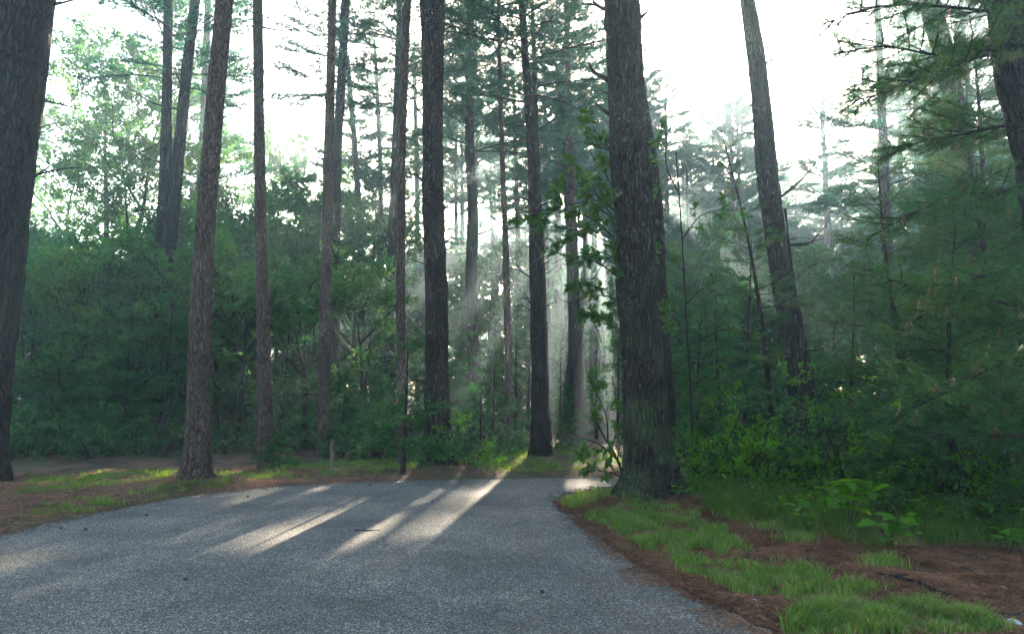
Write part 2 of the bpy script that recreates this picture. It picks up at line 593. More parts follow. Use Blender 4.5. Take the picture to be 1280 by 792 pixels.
def smooth_line(pts, n):
    pts = np.asarray(pts, float)
    seg = np.r_[0, np.cumsum(np.linalg.norm(np.diff(pts, axis=0), axis=1))]
    t = np.linspace(0, seg[-1], n)
    # Catmull-Rom through the points
    P = np.vstack([2 * pts[0] - pts[1], pts, 2 * pts[-1] - pts[-2]])
    out = []
    for q in t:
        i = min(np.searchsorted(seg, q, side='right') - 1, len(pts) - 2)
        u = (q - seg[i]) / max(seg[i + 1] - seg[i], 1e-9)
        p0, p1, p2, p3 = P[i], P[i + 1], P[i + 2], P[i + 3]
        out.append(0.5 * (2 * p1 + (p2 - p0) * u + (2 * p0 - 5 * p1 + 4 * p2 - p3) * u * u + (3 * p1 - p0 - 3 * p2 + p3) * u ** 3))
    return np.array(out)


_far = [on_ground(*p)[:2] for p in ((0, 672), (120, 643), (230, 622), (320, 611.5), (400, 605.5), (480, 602), (560, 600), (640, 598.5), (700, 597.5), (765, 597))]
_far = [np.array([-5.2, -40.0]), np.array([-5.15, -10.0]), np.array([-5.15, 3.0])] + _far + [np.array([3.6, 14.6]), np.array([7.5, 18.5]), np.array([13, 25]), np.array([22, 34])]
_near = [on_ground(*p)[:2] for p in ((960, 792), (850, 740), (762, 684), (712, 648), (696, 635), (691, 628), (695, 622), (710, 617), (740, 612), (775, 608.5))]
_near = [np.array([2.3, -40.0]), np.array([2.2, -6.0]), np.array([2.0, 2.0])] + _near + [np.array([3.6, 12.6]), np.array([8.2, 15.2]), np.array([15, 21]), np.array([25, 31])]
EDGE_A = smooth_line(_far, 1400)
EDGE_B = smooth_line(_near, 1400)
for E, sg in ((EDGE_A, -1), (EDGE_B, 1)):
    tn = unit(np.gradient(E, axis=0))
    nrm = np.stack([-tn[:, 1], tn[:, 0]], -1)
    wob = (vnoise(E[:, 0] * 2.1, E[:, 1] * 2.1) - 0.5) * 0.06 + (vnoise(E[:, 0] * 9, E[:, 1] * 9, 5) - 0.5) * 0.08 + (vnoise(E[:, 0] * 25, E[:, 1] * 25, 7) - 0.5) * 0.05
    E += nrm * wob[:, None]
ROAD = np.vstack([EDGE_A, EDGE_B[::-1]])

ROAD_C = np.array([p for i, p in enumerate(ROAD) if (i % 5 == 0 if 3.5 < p[1] < 16 and abs(p[0]) < 7 else i % 45 == 0)])


def road_dist(P):
    """Signed distance to the road outline (negative on the road)."""
    P = np.asarray(P, float)[:, :2]
    poly = ROAD_C
    A, B = poly, np.roll(poly, -1, axis=0)
    best = np.full(len(P), 1e9)
    inside = np.zeros(len(P), bool)
    for a, b in zip(A, B):
        ab = b - a
        L2 = max(ab @ ab, 1e-9)
        t = np.clip(((P - a) @ ab) / L2, 0, 1)
        dd = np.hypot(*(P - a - t[:, None] * ab).T)
        best = np.minimum(best, dd)
        c = (a[1] > P[:, 1]) != (b[1] > P[:, 1])
        with np.errstate(divide='ignore', invalid='ignore'):
            xi = (b[0] - a[0]) * (P[:, 1] - a[1]) / (b[1] - a[1] if b[1] != a[1] else 1e-9) + a[0]
        inside ^= c & (P[:, 0] < xi)
    return np.where(inside, -best, best)


MOUNDS = []   # (x, y, height, radius): ground heaped round the feet of the big trees


def ground_z(P):
    P = np.asarray(P, float)
    d = road_dist(P)
    x, y = P[:, 0], P[:, 1]
    k = np.clip(d / 1.6, 0, 1)
    z = k * (0.16 * (vnoise(x * 0.35, y * 0.35, 3) - 0.42) + 0.06 * (vnoise(x * 1.3, y * 1.3, 8) - 0.5))
    z += np.clip(d / 0.25, 0, 1) * 0.035 * vnoise(x * 5, y * 5, 2)
    for mx, my, h, r in MOUNDS:
        z += np.clip(d / 0.5, 0, 1) * h * np.exp(-((x - mx) ** 2 + (y - my) ** 2) / (r * r))
    return z - np.clip(1 - d / 0.1, 0, 1) * 0.03


def gz(x, y):
    return float(ground_z(np.array([[x, y]]))[0])


# ------------------------------------------------------------------ light gaps: boughs that would stand in these shafts of sun are not grown
SHAFTS = []
PATCHES = []


def shaft(a, b, r, n=3, patch=None):
    """Sun reaches the line a-b; patch: half-width of the sunlit ground round that line."""
    for i in range(n):
        SHAFTS.append((a + (b - a) * (i / max(n - 1, 1)), r))
    if patch:
        PATCHES.append((a[:2], b[:2], patch))


def gshaft(x0, y0, x1, y1, r, n=3, patch=0.3):
    shaft(on_ground(x0, y0), on_ground(x1, y1), r, n, patch)


gshaft(225, 687, 392, 661, 0.19, 7, 0.36)
gshaft(535, 650, 610, 645, 0.05, 4, 0.2)
gshaft(560, 618, 640, 608, 0.12, 4, 0.3)
gshaft(585, 586, 645, 592, 0.15, 3, 0.4)
gshaft(412, 643, 450, 638, 0.05, 2, 0.15)
gshaft(100, 594, 260, 597, 0.42, 4, 0.6)
gshaft(330, 604, 400, 602, 0.2, 2, 0.4)
gshaft(520, 590, 545, 590, 0.12, 2, 0.3)
gshaft(690, 560, 765, 566, 1.15, 4, 1.6)
gshaft(700, 590, 750, 612, 0.1, 3, 0.3)
gshaft(730, 622, 765, 617, 0.05, 2, 0.15)
gshaft(1190, 648, 1225, 648, 0.25, 2, 0.5)
for q, rr in ((at(1090, 500, 12.0), 0.3), (at(1130, 470, 11.0), 0.2), (at(960, 585, 11.4), 0.12), (at(1060, 610, 8.5), 0.3), (at(530, 480, 13.8), 0.25), (at(300, 440, 25), 0.5), (at(90, 400, 26), 0.5), (at(450, 420, 24), 0.4)):
    shaft(q, q, rr, 1)
_SO = np.array([s[0] for s in SHAFTS])
_SR = np.array([s[1] for s in SHAFTS])


def in_shaft(c, r):
    v = np.asarray(c, float)[None, :] - _SO
    t = v @ SUN
    dist = np.linalg.norm(v - t[:, None] * SUN[None, :], axis=1)
    return bool(np.any((t > 1.0) & (dist < _SR + r)))


# ------------------------------------------------------------------ foliage meshes (shared by many copies)


def needles(mb, P, D, m, length, width, rng, spread=(0.25, 1.15), along=0.09, mi=1):
    """m needles round each twig end P pointing along D."""
    n = len(P)
    P = np.repeat(P, m, axis=0)
    D = np.repeat(unit(D), m, axis=0)
    k = len(P)
    rnd = unit(rng.normal(size=(k, 3)))
    A = unit(np.cross(D, rnd))
    th = rng.uniform(spread[0], spread[1], k)[:, None]
    dn = unit(D * np.cos(th) + A * np.sin(th))
    base = P - D * (rng.random((k, 1)) * along)
    ln = (length * rng.uniform(0.75, 1.15, k))[:, None]
    side = unit(np.cross(dn, unit(rng.normal(size=(k, 3))))) * width * 0.5
    tip = base + dn * ln
    tip[:, 2] -= ln[:, 0] * 0.08
    V = np.stack([base + side, base - side, tip], 1).reshape(-1, 3)
    mb.add(V, np.arange(k * 3).reshape(-1, 3), None, mi)


def bough(axis, rng, r0=0.03, side_n=10, side_len=0.7, m=20, nlen=0.10, nw=0.003, step=0.13, start=0.25, seg=5, flat=0.3, brown=0.0, sub=True, upturn=0.12):
    """One pine bough along a polyline; material slots: 0 wood, 1 needles, 2 dead needles."""
    mb = MB()
    axis = np.asarray(axis, float)
    ax = smooth_line(axis, max(6, 2 * len(axis)))
    L = np.linalg.norm(np.diff(ax, axis=0), axis=1).sum()
    k = len(ax)
    mb.tube(ax, np.linspace(r0, 0.005, k), seg, 0)
    T = unit(np.gradient(ax, axis=0))
    up = np.array([0, 0, 1.0])
    tips, dirs = [ax[-1]], [T[-1]]
    for s in range(side_n):
        f = start + (1 - start) * (s + rng.random() * 0.7) / side_n
        i = min(f * (k - 1), k - 1.001)
        i0 = int(i)
        p = ax[i0] + (ax[i0 + 1] - ax[i0]) * (i - i0)
        t = T[i0]
        sgn = 1 if s % 2 else -1
        lat = unit(np.cross(up, t)) * sgn
        ang = rng.uniform(0.55, 1.05)
        d = unit(t * math.cos(ang) + lat * math.sin(ang) + up * rng.normal(0.02, flat))
        ln = side_len * (1.05 - 0.75 * ((f - start) / (1 - start))) * rng.uniform(0.65, 1.2)
        q = np.linspace(0, 1, 4)[:, None]
        pts = p + d * ln * q + t * ln * 0.25 * q ** 2 + up * ln * upturn * q ** 2
        mb.tube(pts, np.linspace(0.008, 0.003, 4), 3, 0, cap=False)
        nn = max(1, int(ln / step))
        for j in range(nn):
            u = 1 - j / nn * 0.8
            pp = p + d * ln * u + t * ln * 0.25 * u * u + up * ln * upturn * u * u
            dd = unit(d + t * 0.5 * u + up * 2 * upturn * u)
            tips.append(pp)
            dirs.append(dd)
            if sub and j > 0:
                l2 = unit(np.cross(up, dd)) * (1 if j % 2 else -1)
                d2 = unit(dd * 0.75 + l2 * 0.65 + up * rng.normal(0.06, flat))
                s2 = step * rng.uniform(0.7, 1.6)
                mb.tube(np.array([pp, pp + d2 * s2]), [0.003, 0.002], 3, 0, cap=False)
                tips.append(pp + d2 * s2)
                dirs.append(d2)
    tips, dirs = np.array(tips), np.array(dirs)
    if brown > 0:
        b = rng.random(len(tips)) < brown
        if b.any():
            db = dirs[b] * 0.4 - up * 0.9
            needles(mb, tips[b] - dirs[b] * 0.08, db, max(6, m // 2), nlen, nw, rng, (0.1, 0.6), 0.05, 2)
    needles(mb, tips, dirs, m, nlen, nw, rng, mi=1)
    return mb


OVATE = (np.array([[0, 0, 0], [.25, .2, .03], [.55, .24, .04], [.82, .12, .02], [1, 0, -.05], [.82, -.12, .02], [.55, -.24, .04], [.25, -.2, .03], [.3, 0, -.02], [.65, 0, -.03]]),
         [[0, 8, 1], [1, 8, 2], [8, 9, 2], [2, 9, 3], [9, 4, 3], [0, 7, 8], [7, 6, 8], [8, 6, 9], [6, 5, 9], [9, 5, 4]])
RHOMB = (np.array([[0, 0, 0], [.5, .3, .06], [1, 0, -.06], [.5, -.3, .06]]), [[0, 2, 1], [0, 3, 2]])
_oak = [(0, .02), (.12, .05), (.2, .16), (.28, .17), (.33, .09), (.42, .12), (.5, .31), (.6, .32), (.63, .15), (.7, .17), (.8, .26), (.87, .2), (.88, .09), (1, 0)]
OAK_V = [(x, y, .05 * abs(y) * 3) for x, y in _oak] + [(x, -y, .05 * abs(y) * 3) for x, y in _oak[-2::-1]]
_n = len(OAK_V)
OAK = (np.array(OAK_V + [(.3, 0, 0), (.62, 0, -.015), (.84, 0, -.03)]), None)


def _oak_faces():
    n = _n
    f = []
    mids = [n, n + 1, n + 2]

    def mid(x):
        return mids[0] if x < .42 else mids[1] if x < .72 else mids[2]
    V = OAK[0]
    for i in range(n):
        a, b = i, (i + 1) % n
        ma, mb_ = mid(V[a][0]), mid(V[b][0])
        f.append([ma, a, b])
        if ma != mb_:
            f.append([ma, b, mb_])
    return f


OAK = (OAK[0], _oak_faces())


def leaves(mb, tmpl, P, D, Nn, size, mi=1):
    TV, TF = tmpl
    P, D = np.asarray(P, float), unit(D)
    S = unit(np.cross(Nn, D))
    Z = np.cross(D, S)
    size = np.broadcast_to(np.asarray(size, float), (len(P),))[:, None, None]
    V = P[:, None, :] + size * (TV[None, :, 0:1] * D[:, None, :] + TV[None, :, 1:2] * S[:, None, :] + TV[None, :, 2:3] * Z[:, None, :])
    k = len(TV)
    F = (np.arange(len(P))[:, None, None] * k + np.array(TF)[None]).reshape(-1, 3)
    mb.add(V.reshape(-1, 3), F, None, mi)


def leafy(rng, L=1.8, nside=14, side_len=0.8, per=14, size=0.09, tmpl=RHOMB, r0=0.02, flat=0.45, start=0.15, droop=0.1):
    """A leafy branch along +X; slots 0 wood, 1 leaves."""
    mb = MB()
    q = np.linspace(0, 1, 6)
    ax = np.stack([q * L, 0.08 * L * np.sin(q * 3 + rng.random() * 6), 0.16 * L * q - (0.2 + droop) * L * q ** 2], -1)
    mb.tube(ax, np.linspace(r0, 0.004, 6), 4, 0)
    P, D = [], []
    for s in range(nside):
        f = start + (1 - start) * (s + rng.random()) / nside
        i = min(f * 5, 4.999)
        p = ax[int(i)] + (ax[int(i) + 1] - ax[int(i)]) * (i - int(i))
        a = rng.uniform(0, 2 * math.pi)
        d = unit(np.array([0.75, math.cos(a) * 0.9, math.sin(a) * flat + 0.1]))
        ln = side_len * (1.1 - 0.6 * f) * rng.uniform(0.6, 1.2)
        pts = p + d * ln * np.linspace(0, 1, 3)[:, None] + np.array([0, 0, -droop * ln]) * (np.linspace(0, 1, 3) ** 2)[:, None]
        mb.tube(pts, [0.006, 0.004, 0.002], 3, 0, cap=False)
        u = rng.uniform(0.2, 1.0, per)[:, None]
        pp = p + d * ln * u + np.array([0, 0, -droop * ln]) * u ** 2 + rng.normal(0, 0.05 * side_len, (per, 3))
        P.append(pp)
        D.append(unit(d + rng.normal(0, 0.7, (per, 3)) * np.array([1, 1, .6])))
    P, D = np.vstack(P), np.vstack(D)
    Nn = unit(rng.normal(0, 0.55, P.shape) + np.array([0, 0, 1.0]))
    leaves(mb, tmpl, P, D, Nn, size * rng.uniform(0.7, 1.25, len(P)))
    return mb


def axis_x(L, rise, droop, bend, n=5):
    q = np.linspace(0, 1, n)
    return np.stack([q * L, bend * L * q ** 2, rise * L * q - droop * L * q ** 2], -1)


BOUGH = {}
rb = np.random.default_rng(11)
BOUGH['near'] = [bough(axis_x(1.7, 0.1, rb.uniform(0, .2), rb.uniform(-.2, .2)), rb, 0.018, 17, 0.75, 16, 0.115, 0.0075, 0.11, brown=0.04).mesh('near_bough', [M['twig'], M['needle_near'], M['litter']]) for _ in range(5)]
BOUGH['mid'] = [bough(axis_x(1.5, 0.15, rb.uniform(0, .25), rb.uniform(-.2, .2)), rb, 0.016, 15, 0.7, 17, 0.12, 0.0105, 0.11).mesh('young_bough', [M['twig'], M['needle_mid'], M['litter']]) for _ in range(5)]
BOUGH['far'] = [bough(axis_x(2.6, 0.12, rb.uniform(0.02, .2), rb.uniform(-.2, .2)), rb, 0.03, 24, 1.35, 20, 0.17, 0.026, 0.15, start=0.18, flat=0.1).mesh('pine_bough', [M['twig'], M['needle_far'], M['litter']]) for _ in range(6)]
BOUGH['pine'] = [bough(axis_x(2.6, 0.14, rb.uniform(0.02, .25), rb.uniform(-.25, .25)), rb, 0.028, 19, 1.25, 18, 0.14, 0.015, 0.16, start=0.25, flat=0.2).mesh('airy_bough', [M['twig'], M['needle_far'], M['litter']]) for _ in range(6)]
BOUGH['maple'] = [leafy(rb, 1.9, 18, 0.9, 16, 0.13).mesh('leafy_branch', [M['twig'], M['leaf_bright']]) for _ in range(5)]
BOUGH['dark'] = [leafy(rb, 1.9, 20, 0.95, 26, 0.15).mesh('leafy_branch', [M['twig'], M['leaf_dark']]) for _ in range(5)]
BOUGH['shrub'] = [leafy(rb, 0.8, 10, 0.35, 10, 0.07, OVATE, 0.008, 0.7).mesh('shrub_branch', [M['twig'], M['leaf_dark']]) for _ in range(4)]
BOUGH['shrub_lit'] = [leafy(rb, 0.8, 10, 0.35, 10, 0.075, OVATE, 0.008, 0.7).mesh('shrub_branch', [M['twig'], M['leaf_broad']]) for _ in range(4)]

# ------------------------------------------------------------------ trunks


def trunk_mesh(pts, radii, mat, seg=20, step=0.25, rough=0.035, flare=0.5, flare_h=0.5, seed=0, furrow=True, zmax_detail=14.0):
    """Tapered bark-roughened column through pts (relative to the base)."""
    pts, radii = np.asarray(pts, float), np.asarray(radii, float)
    L = np.linalg.norm(np.diff(pts, axis=0), axis=1).sum()
    k = max(8, int(min(L, zmax_detail) / step) + int(max(0, L - zmax_detail) / 0.8))
    z0, z1 = pts[0, 2], pts[-1, 2]
    nd = max(4, int(min(L, zmax_detail) / step))
    zs = np.r_[np.linspace(z0, z0 + min(L, zmax_detail) * (z1 - z0) / L, nd), np.linspace(z0 + min(L, zmax_detail) * (z1 - z0) / L, z1, max(2, k - nd))[1:]]
    x = np.interp(zs, pts[:, 2], pts[:, 0])
    y = np.interp(zs, pts[:, 2], pts[:, 1])
    # soften the joints of the polyline
    if len(zs) > 12:
        ker = np.array([1, 2, 3, 2, 1.]) / 9
        for arr in (x, y):
            s = np.convolve(np.pad(arr, 2, 'edge'), ker, 'valid')
            arr[2:-2] = s[2:-2]
    r = np.interp(zs, pts[:, 2], radii)
    h = np.maximum(zs - 0.0, 0)
    a = np.linspace(0, 2 * math.pi, seg, endpoint=False)
    rs = np.random.default_rng(seed)
    lob = 1 + 0.45 * np.cos(a * 5 + rs.uniform(0, 6)) * (0.6 + 0.4 * np.cos(a * 2 + rs.uniform(0, 6)))
    fl = flare * np.exp(-h / flare_h)[:, None] * np.maximum(lob, 0.25)[None, :]
    A, Z = np.meshgrid(a, zs)
    Rm = r[:, None] * (1 + fl)
    cx, sx = np.cos(A), np.sin(A)
    lump = (vnoise(cx * 1.3 + seed, sx * 1.3, Z * 0.9) - 0.5) * 0.14
    Rm = Rm * (1 + lump)
    if furrow:
        fr = (np.abs(vnoise(cx * 5.5 + seed, sx * 5.5, Z * 1.6) - 0.5) * 2)
        fr2 = vnoise(cx * 9 + seed, sx * 9, Z * 5.0)
        Rm = Rm + rough * r[:, None] * 4 * (fr - 0.35) * 0.6 + rough * r[:, None] * 2 * (fr2 - 0.5)
    V = np.stack([x[:, None] + Rm * cx, y[:, None] + Rm * sx, Z], -1).reshape(-1, 3)
    kk = len(zs)
    i = np.arange(kk - 1)[:, None] * seg
    j = np.arange(seg)[None, :]
    j2 = (j + 1) % seg
    Q = np.stack([i + j, i + j2, i + seg + j2, i + seg + j], -1).reshape(-1, 4)
    mb = MB()
    mb.add(V, None, Q, 0)
    return mb.mesh('trunk', [mat], smooth=True)


def trunk_from_px(line, d, top_z=18.0, base_py=None, ground=None):
    """line: (px, py, width in px) from top to bottom of what the photo shows. Returns base and polyline relative to it."""
    P, r = [], []
    for px, py, w in line:
        p = at(px, py, d)
        P.append(p)
        r.append(0.5 * w / F_PX * d / math.hypot(1.0, (px - W_PX / 2) / F_PX))
    P, r = np.array(P)[::-1], np.array(r)[::-1]
    # downward to the ground
    if P[0, 2] > 0.02:
        s = (P[1] - P[0]) / (P[1, 2] - P[0, 2])
        b = P[0] - s * P[0, 2] * 0.8
        b[2] = 0
        P = np.vstack([b, P])
        r = np.r_[r[0] * 1.06, r]
    bz = gz(P[0, 0], P[0, 1])
    P[0, 2] = min(bz, P[1, 2] - 0.1) - 0.08
    # upward past the frame
    s = (P[-1] - P[-3]) / (P[-1, 2] - P[-3, 2]) if len(P) > 3 else (P[-1] - P[0]) / (P[-1, 2] - P[0, 2])
    if top_z > P[-1, 2] + 0.5:
        n = P[-1] + s * (top_z - P[-1, 2]) * np.array([.6, .6, 1])
        P = np.vstack([P, (P[-1] * 0.5 + n * 0.5), n])
        r = np.r_[r, r[-1] * 0.62, 0.03]
    base = np.array([P[0, 0], P[0, 1], bz])
    return base, P - base, r


def trunk_at(P, z):
    return np.array([np.interp(z, P[:, 2], P[:, 0]), np.interp(z, P[:, 2], P[:, 1]), z])


def whorls(root, P, r, proto, z0, z1, len0, len1, rng, gap=0.8, per=4, name='bough', base_len=2.6, rise=0.1, skip=None, cull=True, azr=None):
    """Boughs in tiers up a stem, longest at z0."""
    base = np.array(root.location)
    z = z0
    while z < z1:
        f = (z - z0) / max(z1 - z0, 1e-6)
        a0 = rng.uniform(0, 6.28)
        for k in range(per):
            a = a0 + k * 6.283 / per + rng.normal(0, 0.35)
            if azr and not (azr[0] < (a % 6.283) < azr[1]):
                continue
            ln = (len0 + (len1 - len0) * f) * rng.uniform(0.7, 1.15)
            el = rise + 0.35 * f + rng.normal(0, 0.12)
            d = np.array([math.cos(a) * math.cos(el), math.sin(a) * math.cos(el), math.sin(el)])
            zz = z + rng.normal(0, gap * 0.2)
            p = trunk_at(P, min(max(zz, 0.1), P[-1, 2]))
            c = base + p + d * ln * 0.55
            if cull and any(in_shaft(base + p + d * ln * u, ln * 0.15) for u in (0.35, 0.65, 0.95)):
                continue
            if skip is not None and skip(c):
                continue
            link(name, rng.choice(proto), root, mat=frame_mat(p, d, rng.normal(0, 0.25), ln / base_len))
        z += gap * rng.uniform(0.75, 1.25)


def dead_branch(root, pts, r0, forks=0, rng=None):
    """A bare grey branch or stub through world points."""
    base = np.array(root.location)
    pts = np.asarray(pts, float) - base
    mb = MB()
    ax = smooth_line(pts, 3 * len(pts))
    mb.tube(ax, np.linspace(r0, r0 * 0.3, len(ax)), 6, 0)
    if rng is not None:
        for _ in range(forks):
            i = rng.integers(len(ax) // 3, len(ax) - 1)
            d = unit(ax[-1] - ax[0])
            d = unit(d + rng.normal(0, 0.6, 3))
            ln = np.linalg.norm(ax[-1] - ax[0]) * rng.uniform(0.2, 0.45)
            mb.tube(ax[i] + d * ln * np.linspace(0, 1, 3)[:, None], [r0 * 0.5, r0 * 0.35, r0 * 0.15], 4, 0)
    link('dead_branch', mb.mesh('dead_branch', [M['deadwood']], True), root)


def random_stubs(root, P, r, n, z0, z1, rng, ln=(0.15, 0.9)):
    base = np.array(root.location)
    for _ in range(n):
        z = rng.uniform(z0, z1)
        p = trunk_at(P, z)
        a = rng.uniform(0, 6.28)
        l = rng.uniform(*ln)
        rr = np.interp(z, P[:, 2], r)
        d = np.array([math.cos(a), math.sin(a), rng.uniform(-0.25, 0.5)])
        q = [base + p + d * rr * 0.7, base + p + d * (rr + l * .5) + np.array([0, 0, rng.normal(0, .05)]), base + p + d * (rr + l) + np.array([0, 0, rng.normal(0.03, .1)])]
        dead_branch(root, q, 0.012 + 0.012 * l, int(l > 0.5) * 2, rng)


def px_branch(root, d, pxs, r0, forks=0, rng=None, dd=0.0):
    dead_branch(root, [at(x, y, d + dd * i) for i, (x, y) in enumerate(pxs)], r0, forks, rng)


# name, label, group, distance, line, material, top, (crown proto, z0, z1, len0, len1, per, gap) or None, stubs (n, z0, z1)
TREES = []


def tree(name, label, d, line, mat, top=18.0, crown=None, stubs=None, seg=14, step=0.3, flare=0.35, flare_h=0.35, rough=0.03, group=None, mound=0.0, seed=None):
    TREES.append(dict(name=name, label=label, d=d, line=line, mat=mat, top=top, crown=crown, stubs=stubs, seg=seg, step=step, flare=flare, flare_h=flare_h, rough=rough, group=group, mound=mound, seed=seed if seed is not None else len(TREES) * 3 + 1))
    return len(TREES) - 1


PG = 'pine trunks standing round the road'
T_LA = tree('pine_tree', 'thick dark trunk cut by the left border', 9.4, [(22, 0, 92), (-2, 140, 90), (-8, 200, 90), (-29, 300, 88), (-42, 400, 88), (-60, 500, 88), (-76, 600, 90)], 'bark_dark', 22, None, None, 40, 0.12, 0.3, 0.5, 0.05, PG)
T_LB = tree('pine_tree', 'dark trunk with short snags, right behind the thick one at the left border', 13.0, [(46, 0, 50), (32, 130, 50), (22, 200, 50), (2, 380, 50), (-8, 480, 48), (-16, 575, 50)], 'bark_dark', 21, ('far', 12, 21, 3.0, 1.2, 4, 1.0), (8, 3.5, 9), 32, 0.15, 0.35, 0.4, 0.05, PG)
T_240 = tree('pine_tree', 'reddish straight trunk with flared foot, nearest bare trunk on the left verge', 12.3, [(281, 0, 22.5), (272, 90, 23.5), (265, 180, 24), (258, 270, 25), (252, 360, 27), (249, 450, 28), (247, 540, 30), (243, 606, 33)], 'bark_red', 20, ('far', 11, 20, 2.6, 1.0, 4, 1.0), (4, 4, 9), 40, 0.09, 0.5, 0.3, 0.05, PG, 0.12)
T_330 = tree('pine_tree', 'slim reddish trunk with a fluffy green bush at its foot', 14.9, [(322, 0, 12.5), (324, 180, 14.5), (328, 360, 16.5), (331, 480, 18), (333, 585, 20)], 'bark_red', 20, ('far', 12.5, 20, 2.4, 1.0, 4, 1.0), (2, 5, 11), 28, 0.14, 0.35, 0.3, 0.05, PG)
T_405 = tree('pine_tree', 'pale slender trunk just behind the short wooden post', 17.6, [(416, 0, 10.5), (411, 180, 12.5), (407, 360, 14), (405, 470, 14.5), (404, 568, 16)], 'bark_red', 21, ('far', 13, 21, 2.4, 1.0, 4, 1.0), (3, 4, 12), 24, 0.2, 0.2, 0.3, 0.05, PG)
T_205 = tree('pine_tree', 'dark pine with twin stems dividing halfway up, straight stem on its left', 21.0, [(211, 0, 13), (209, 80, 13), (208, 180, 16), (205, 280, 19), (203, 370, 23), (200, 460, 25), (198, 560, 28)], 'bark_dark', 22, None, (10, 4, 10), 24, 0.25, 0.3, 0.5, 0.04, PG)
T_258 = tree('pine_tree', 'thin distant pine stem between the twin-stemmed pine and the reddish roadside trunk', 30, [(260, 0, 9), (257, 90, 10), (252, 200, 11), (246, 340, 11), (240, 520, 12)], 'bark_dark', 22, ('far', 9, 22, 2.6, 1.0, 4, 1.1), (8, 5, 12), 12, 0.5, group=PG)
T_427 = tree('pine_tree', 'dark knotty trunk right behind the pale slender trunk', 24, [(432, 0, 12), (427, 100, 12), (422, 180, 12), (420, 270, 12), (419, 360, 12), (418, 540, 14)], 'bark_dark', 22, ('far', 10.5, 22, 2.8, 1.0, 4, 1.0), (12, 4, 11), 18, 0.3, group=PG)
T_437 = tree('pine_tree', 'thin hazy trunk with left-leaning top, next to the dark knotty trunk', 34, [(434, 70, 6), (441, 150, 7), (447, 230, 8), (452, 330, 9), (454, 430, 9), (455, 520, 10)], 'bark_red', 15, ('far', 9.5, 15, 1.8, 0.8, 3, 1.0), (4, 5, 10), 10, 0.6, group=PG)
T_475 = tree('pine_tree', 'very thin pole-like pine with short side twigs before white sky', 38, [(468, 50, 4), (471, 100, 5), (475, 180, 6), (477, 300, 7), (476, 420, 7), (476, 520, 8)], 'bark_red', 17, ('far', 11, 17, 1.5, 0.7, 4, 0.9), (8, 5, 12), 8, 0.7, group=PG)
T_503 = tree('pine_tree', 'slender reddish trunk left of the big dark centre trunk, young pine round its foot', 15.2, [(509, 0, 10.5), (505, 90, 11), (502, 180, 11.5), (500.5, 360, 11.5), (502, 470, 12), (503, 586, 14)], 'bark_red', 20, ('far', 12.5, 20, 2.4, 1.0, 4, 1.0), (6, 4, 11), 24, 0.16, 0.25, 0.3, 0.05, PG)
T_490 = tree('pine_tree', 'crooked dark trunk half hidden behind the slender reddish one', 26, [(500, 0, 8), (496, 120, 9), (492, 250, 10), (489, 330, 12), (487, 400, 13), (486, 520, 15)], 'bark_dark', 22, ('far', 11, 22, 2.8, 1.0, 4, 1.0), (8, 4, 12), 14, 0.4, group=PG)
T_540 = tree('pine_tree', 'big dark centre trunk with broken stubs and a leafy bush at its foot', 14.4, [(541, 0, 33), (541, 100, 27), (540.5, 180, 26), (541, 250, 27), (543, 300, 28), (545.5, 360, 29), (546, 450, 30), (546, 530, 32), (547, 588, 36)], 'bark_dark', 22, ('far', 12, 22, 3.0, 1.0, 4, 1.0), None, 40, 0.11, 0.4, 0.35, 0.05, PG, 0.14)
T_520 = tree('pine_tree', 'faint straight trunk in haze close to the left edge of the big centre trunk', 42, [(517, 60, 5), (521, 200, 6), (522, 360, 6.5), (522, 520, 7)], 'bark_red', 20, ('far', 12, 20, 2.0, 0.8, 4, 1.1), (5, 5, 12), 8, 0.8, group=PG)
T_590 = tree('pine_tree', 'dark wavy trunk with many short snags, just right of the centre trunk', 28.5, [(588, 0, 11), (588, 60, 11), (587, 130, 11), (587, 190, 12), (590, 240, 12), (590, 290, 13), (589, 360, 15), (592, 440, 16), (595, 545, 18)], 'bark_dark', 22, ('far', 10.3, 22, 2.8, 1.2, 4, 0.85), (22, 3, 10.5), 20, 0.25, group=PG)
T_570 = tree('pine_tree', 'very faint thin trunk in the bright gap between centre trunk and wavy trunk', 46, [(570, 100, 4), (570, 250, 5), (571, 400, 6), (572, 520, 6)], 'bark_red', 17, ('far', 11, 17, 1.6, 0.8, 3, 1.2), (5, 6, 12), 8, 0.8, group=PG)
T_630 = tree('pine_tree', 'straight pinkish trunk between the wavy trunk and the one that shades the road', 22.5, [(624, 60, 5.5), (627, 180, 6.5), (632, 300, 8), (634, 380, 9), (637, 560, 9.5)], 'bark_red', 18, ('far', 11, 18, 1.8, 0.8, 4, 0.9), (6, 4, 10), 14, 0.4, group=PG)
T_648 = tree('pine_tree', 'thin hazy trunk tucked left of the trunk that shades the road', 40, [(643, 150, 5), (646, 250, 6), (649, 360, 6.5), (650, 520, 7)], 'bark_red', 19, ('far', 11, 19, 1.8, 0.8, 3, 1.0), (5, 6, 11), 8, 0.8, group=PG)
T_670 = tree('pine_tree', 'dark straight trunk beyond the road bend that throws its shadow on the asphalt', 17.8, [(652, 0, 9.5), (656, 60, 10), (661, 130, 11.5), (665, 190, 13), (668, 270, 15), (671, 360, 18), (674, 450, 19), (675, 569, 22)], 'bark_dark', 21, ('far', 8.2, 21, 2.3, 1.0, 4, 0.85), (9, 3, 8.5), 32, 0.16, 0.4, 0.35, 0.05, PG, 0.06)
T_682 = tree('pine_tree', 'bluish trunk peeping out behind the right edge of the trunk that shades the road', 23, [(671, 200, 7.5), (676, 300, 8), (681, 420, 8.5), (684, 545, 9)], 'bark_dark', 19, ('far', 9, 19, 2.2, 1.0, 4, 1.0), (6, 3, 8), 14, 0.4, group=PG)
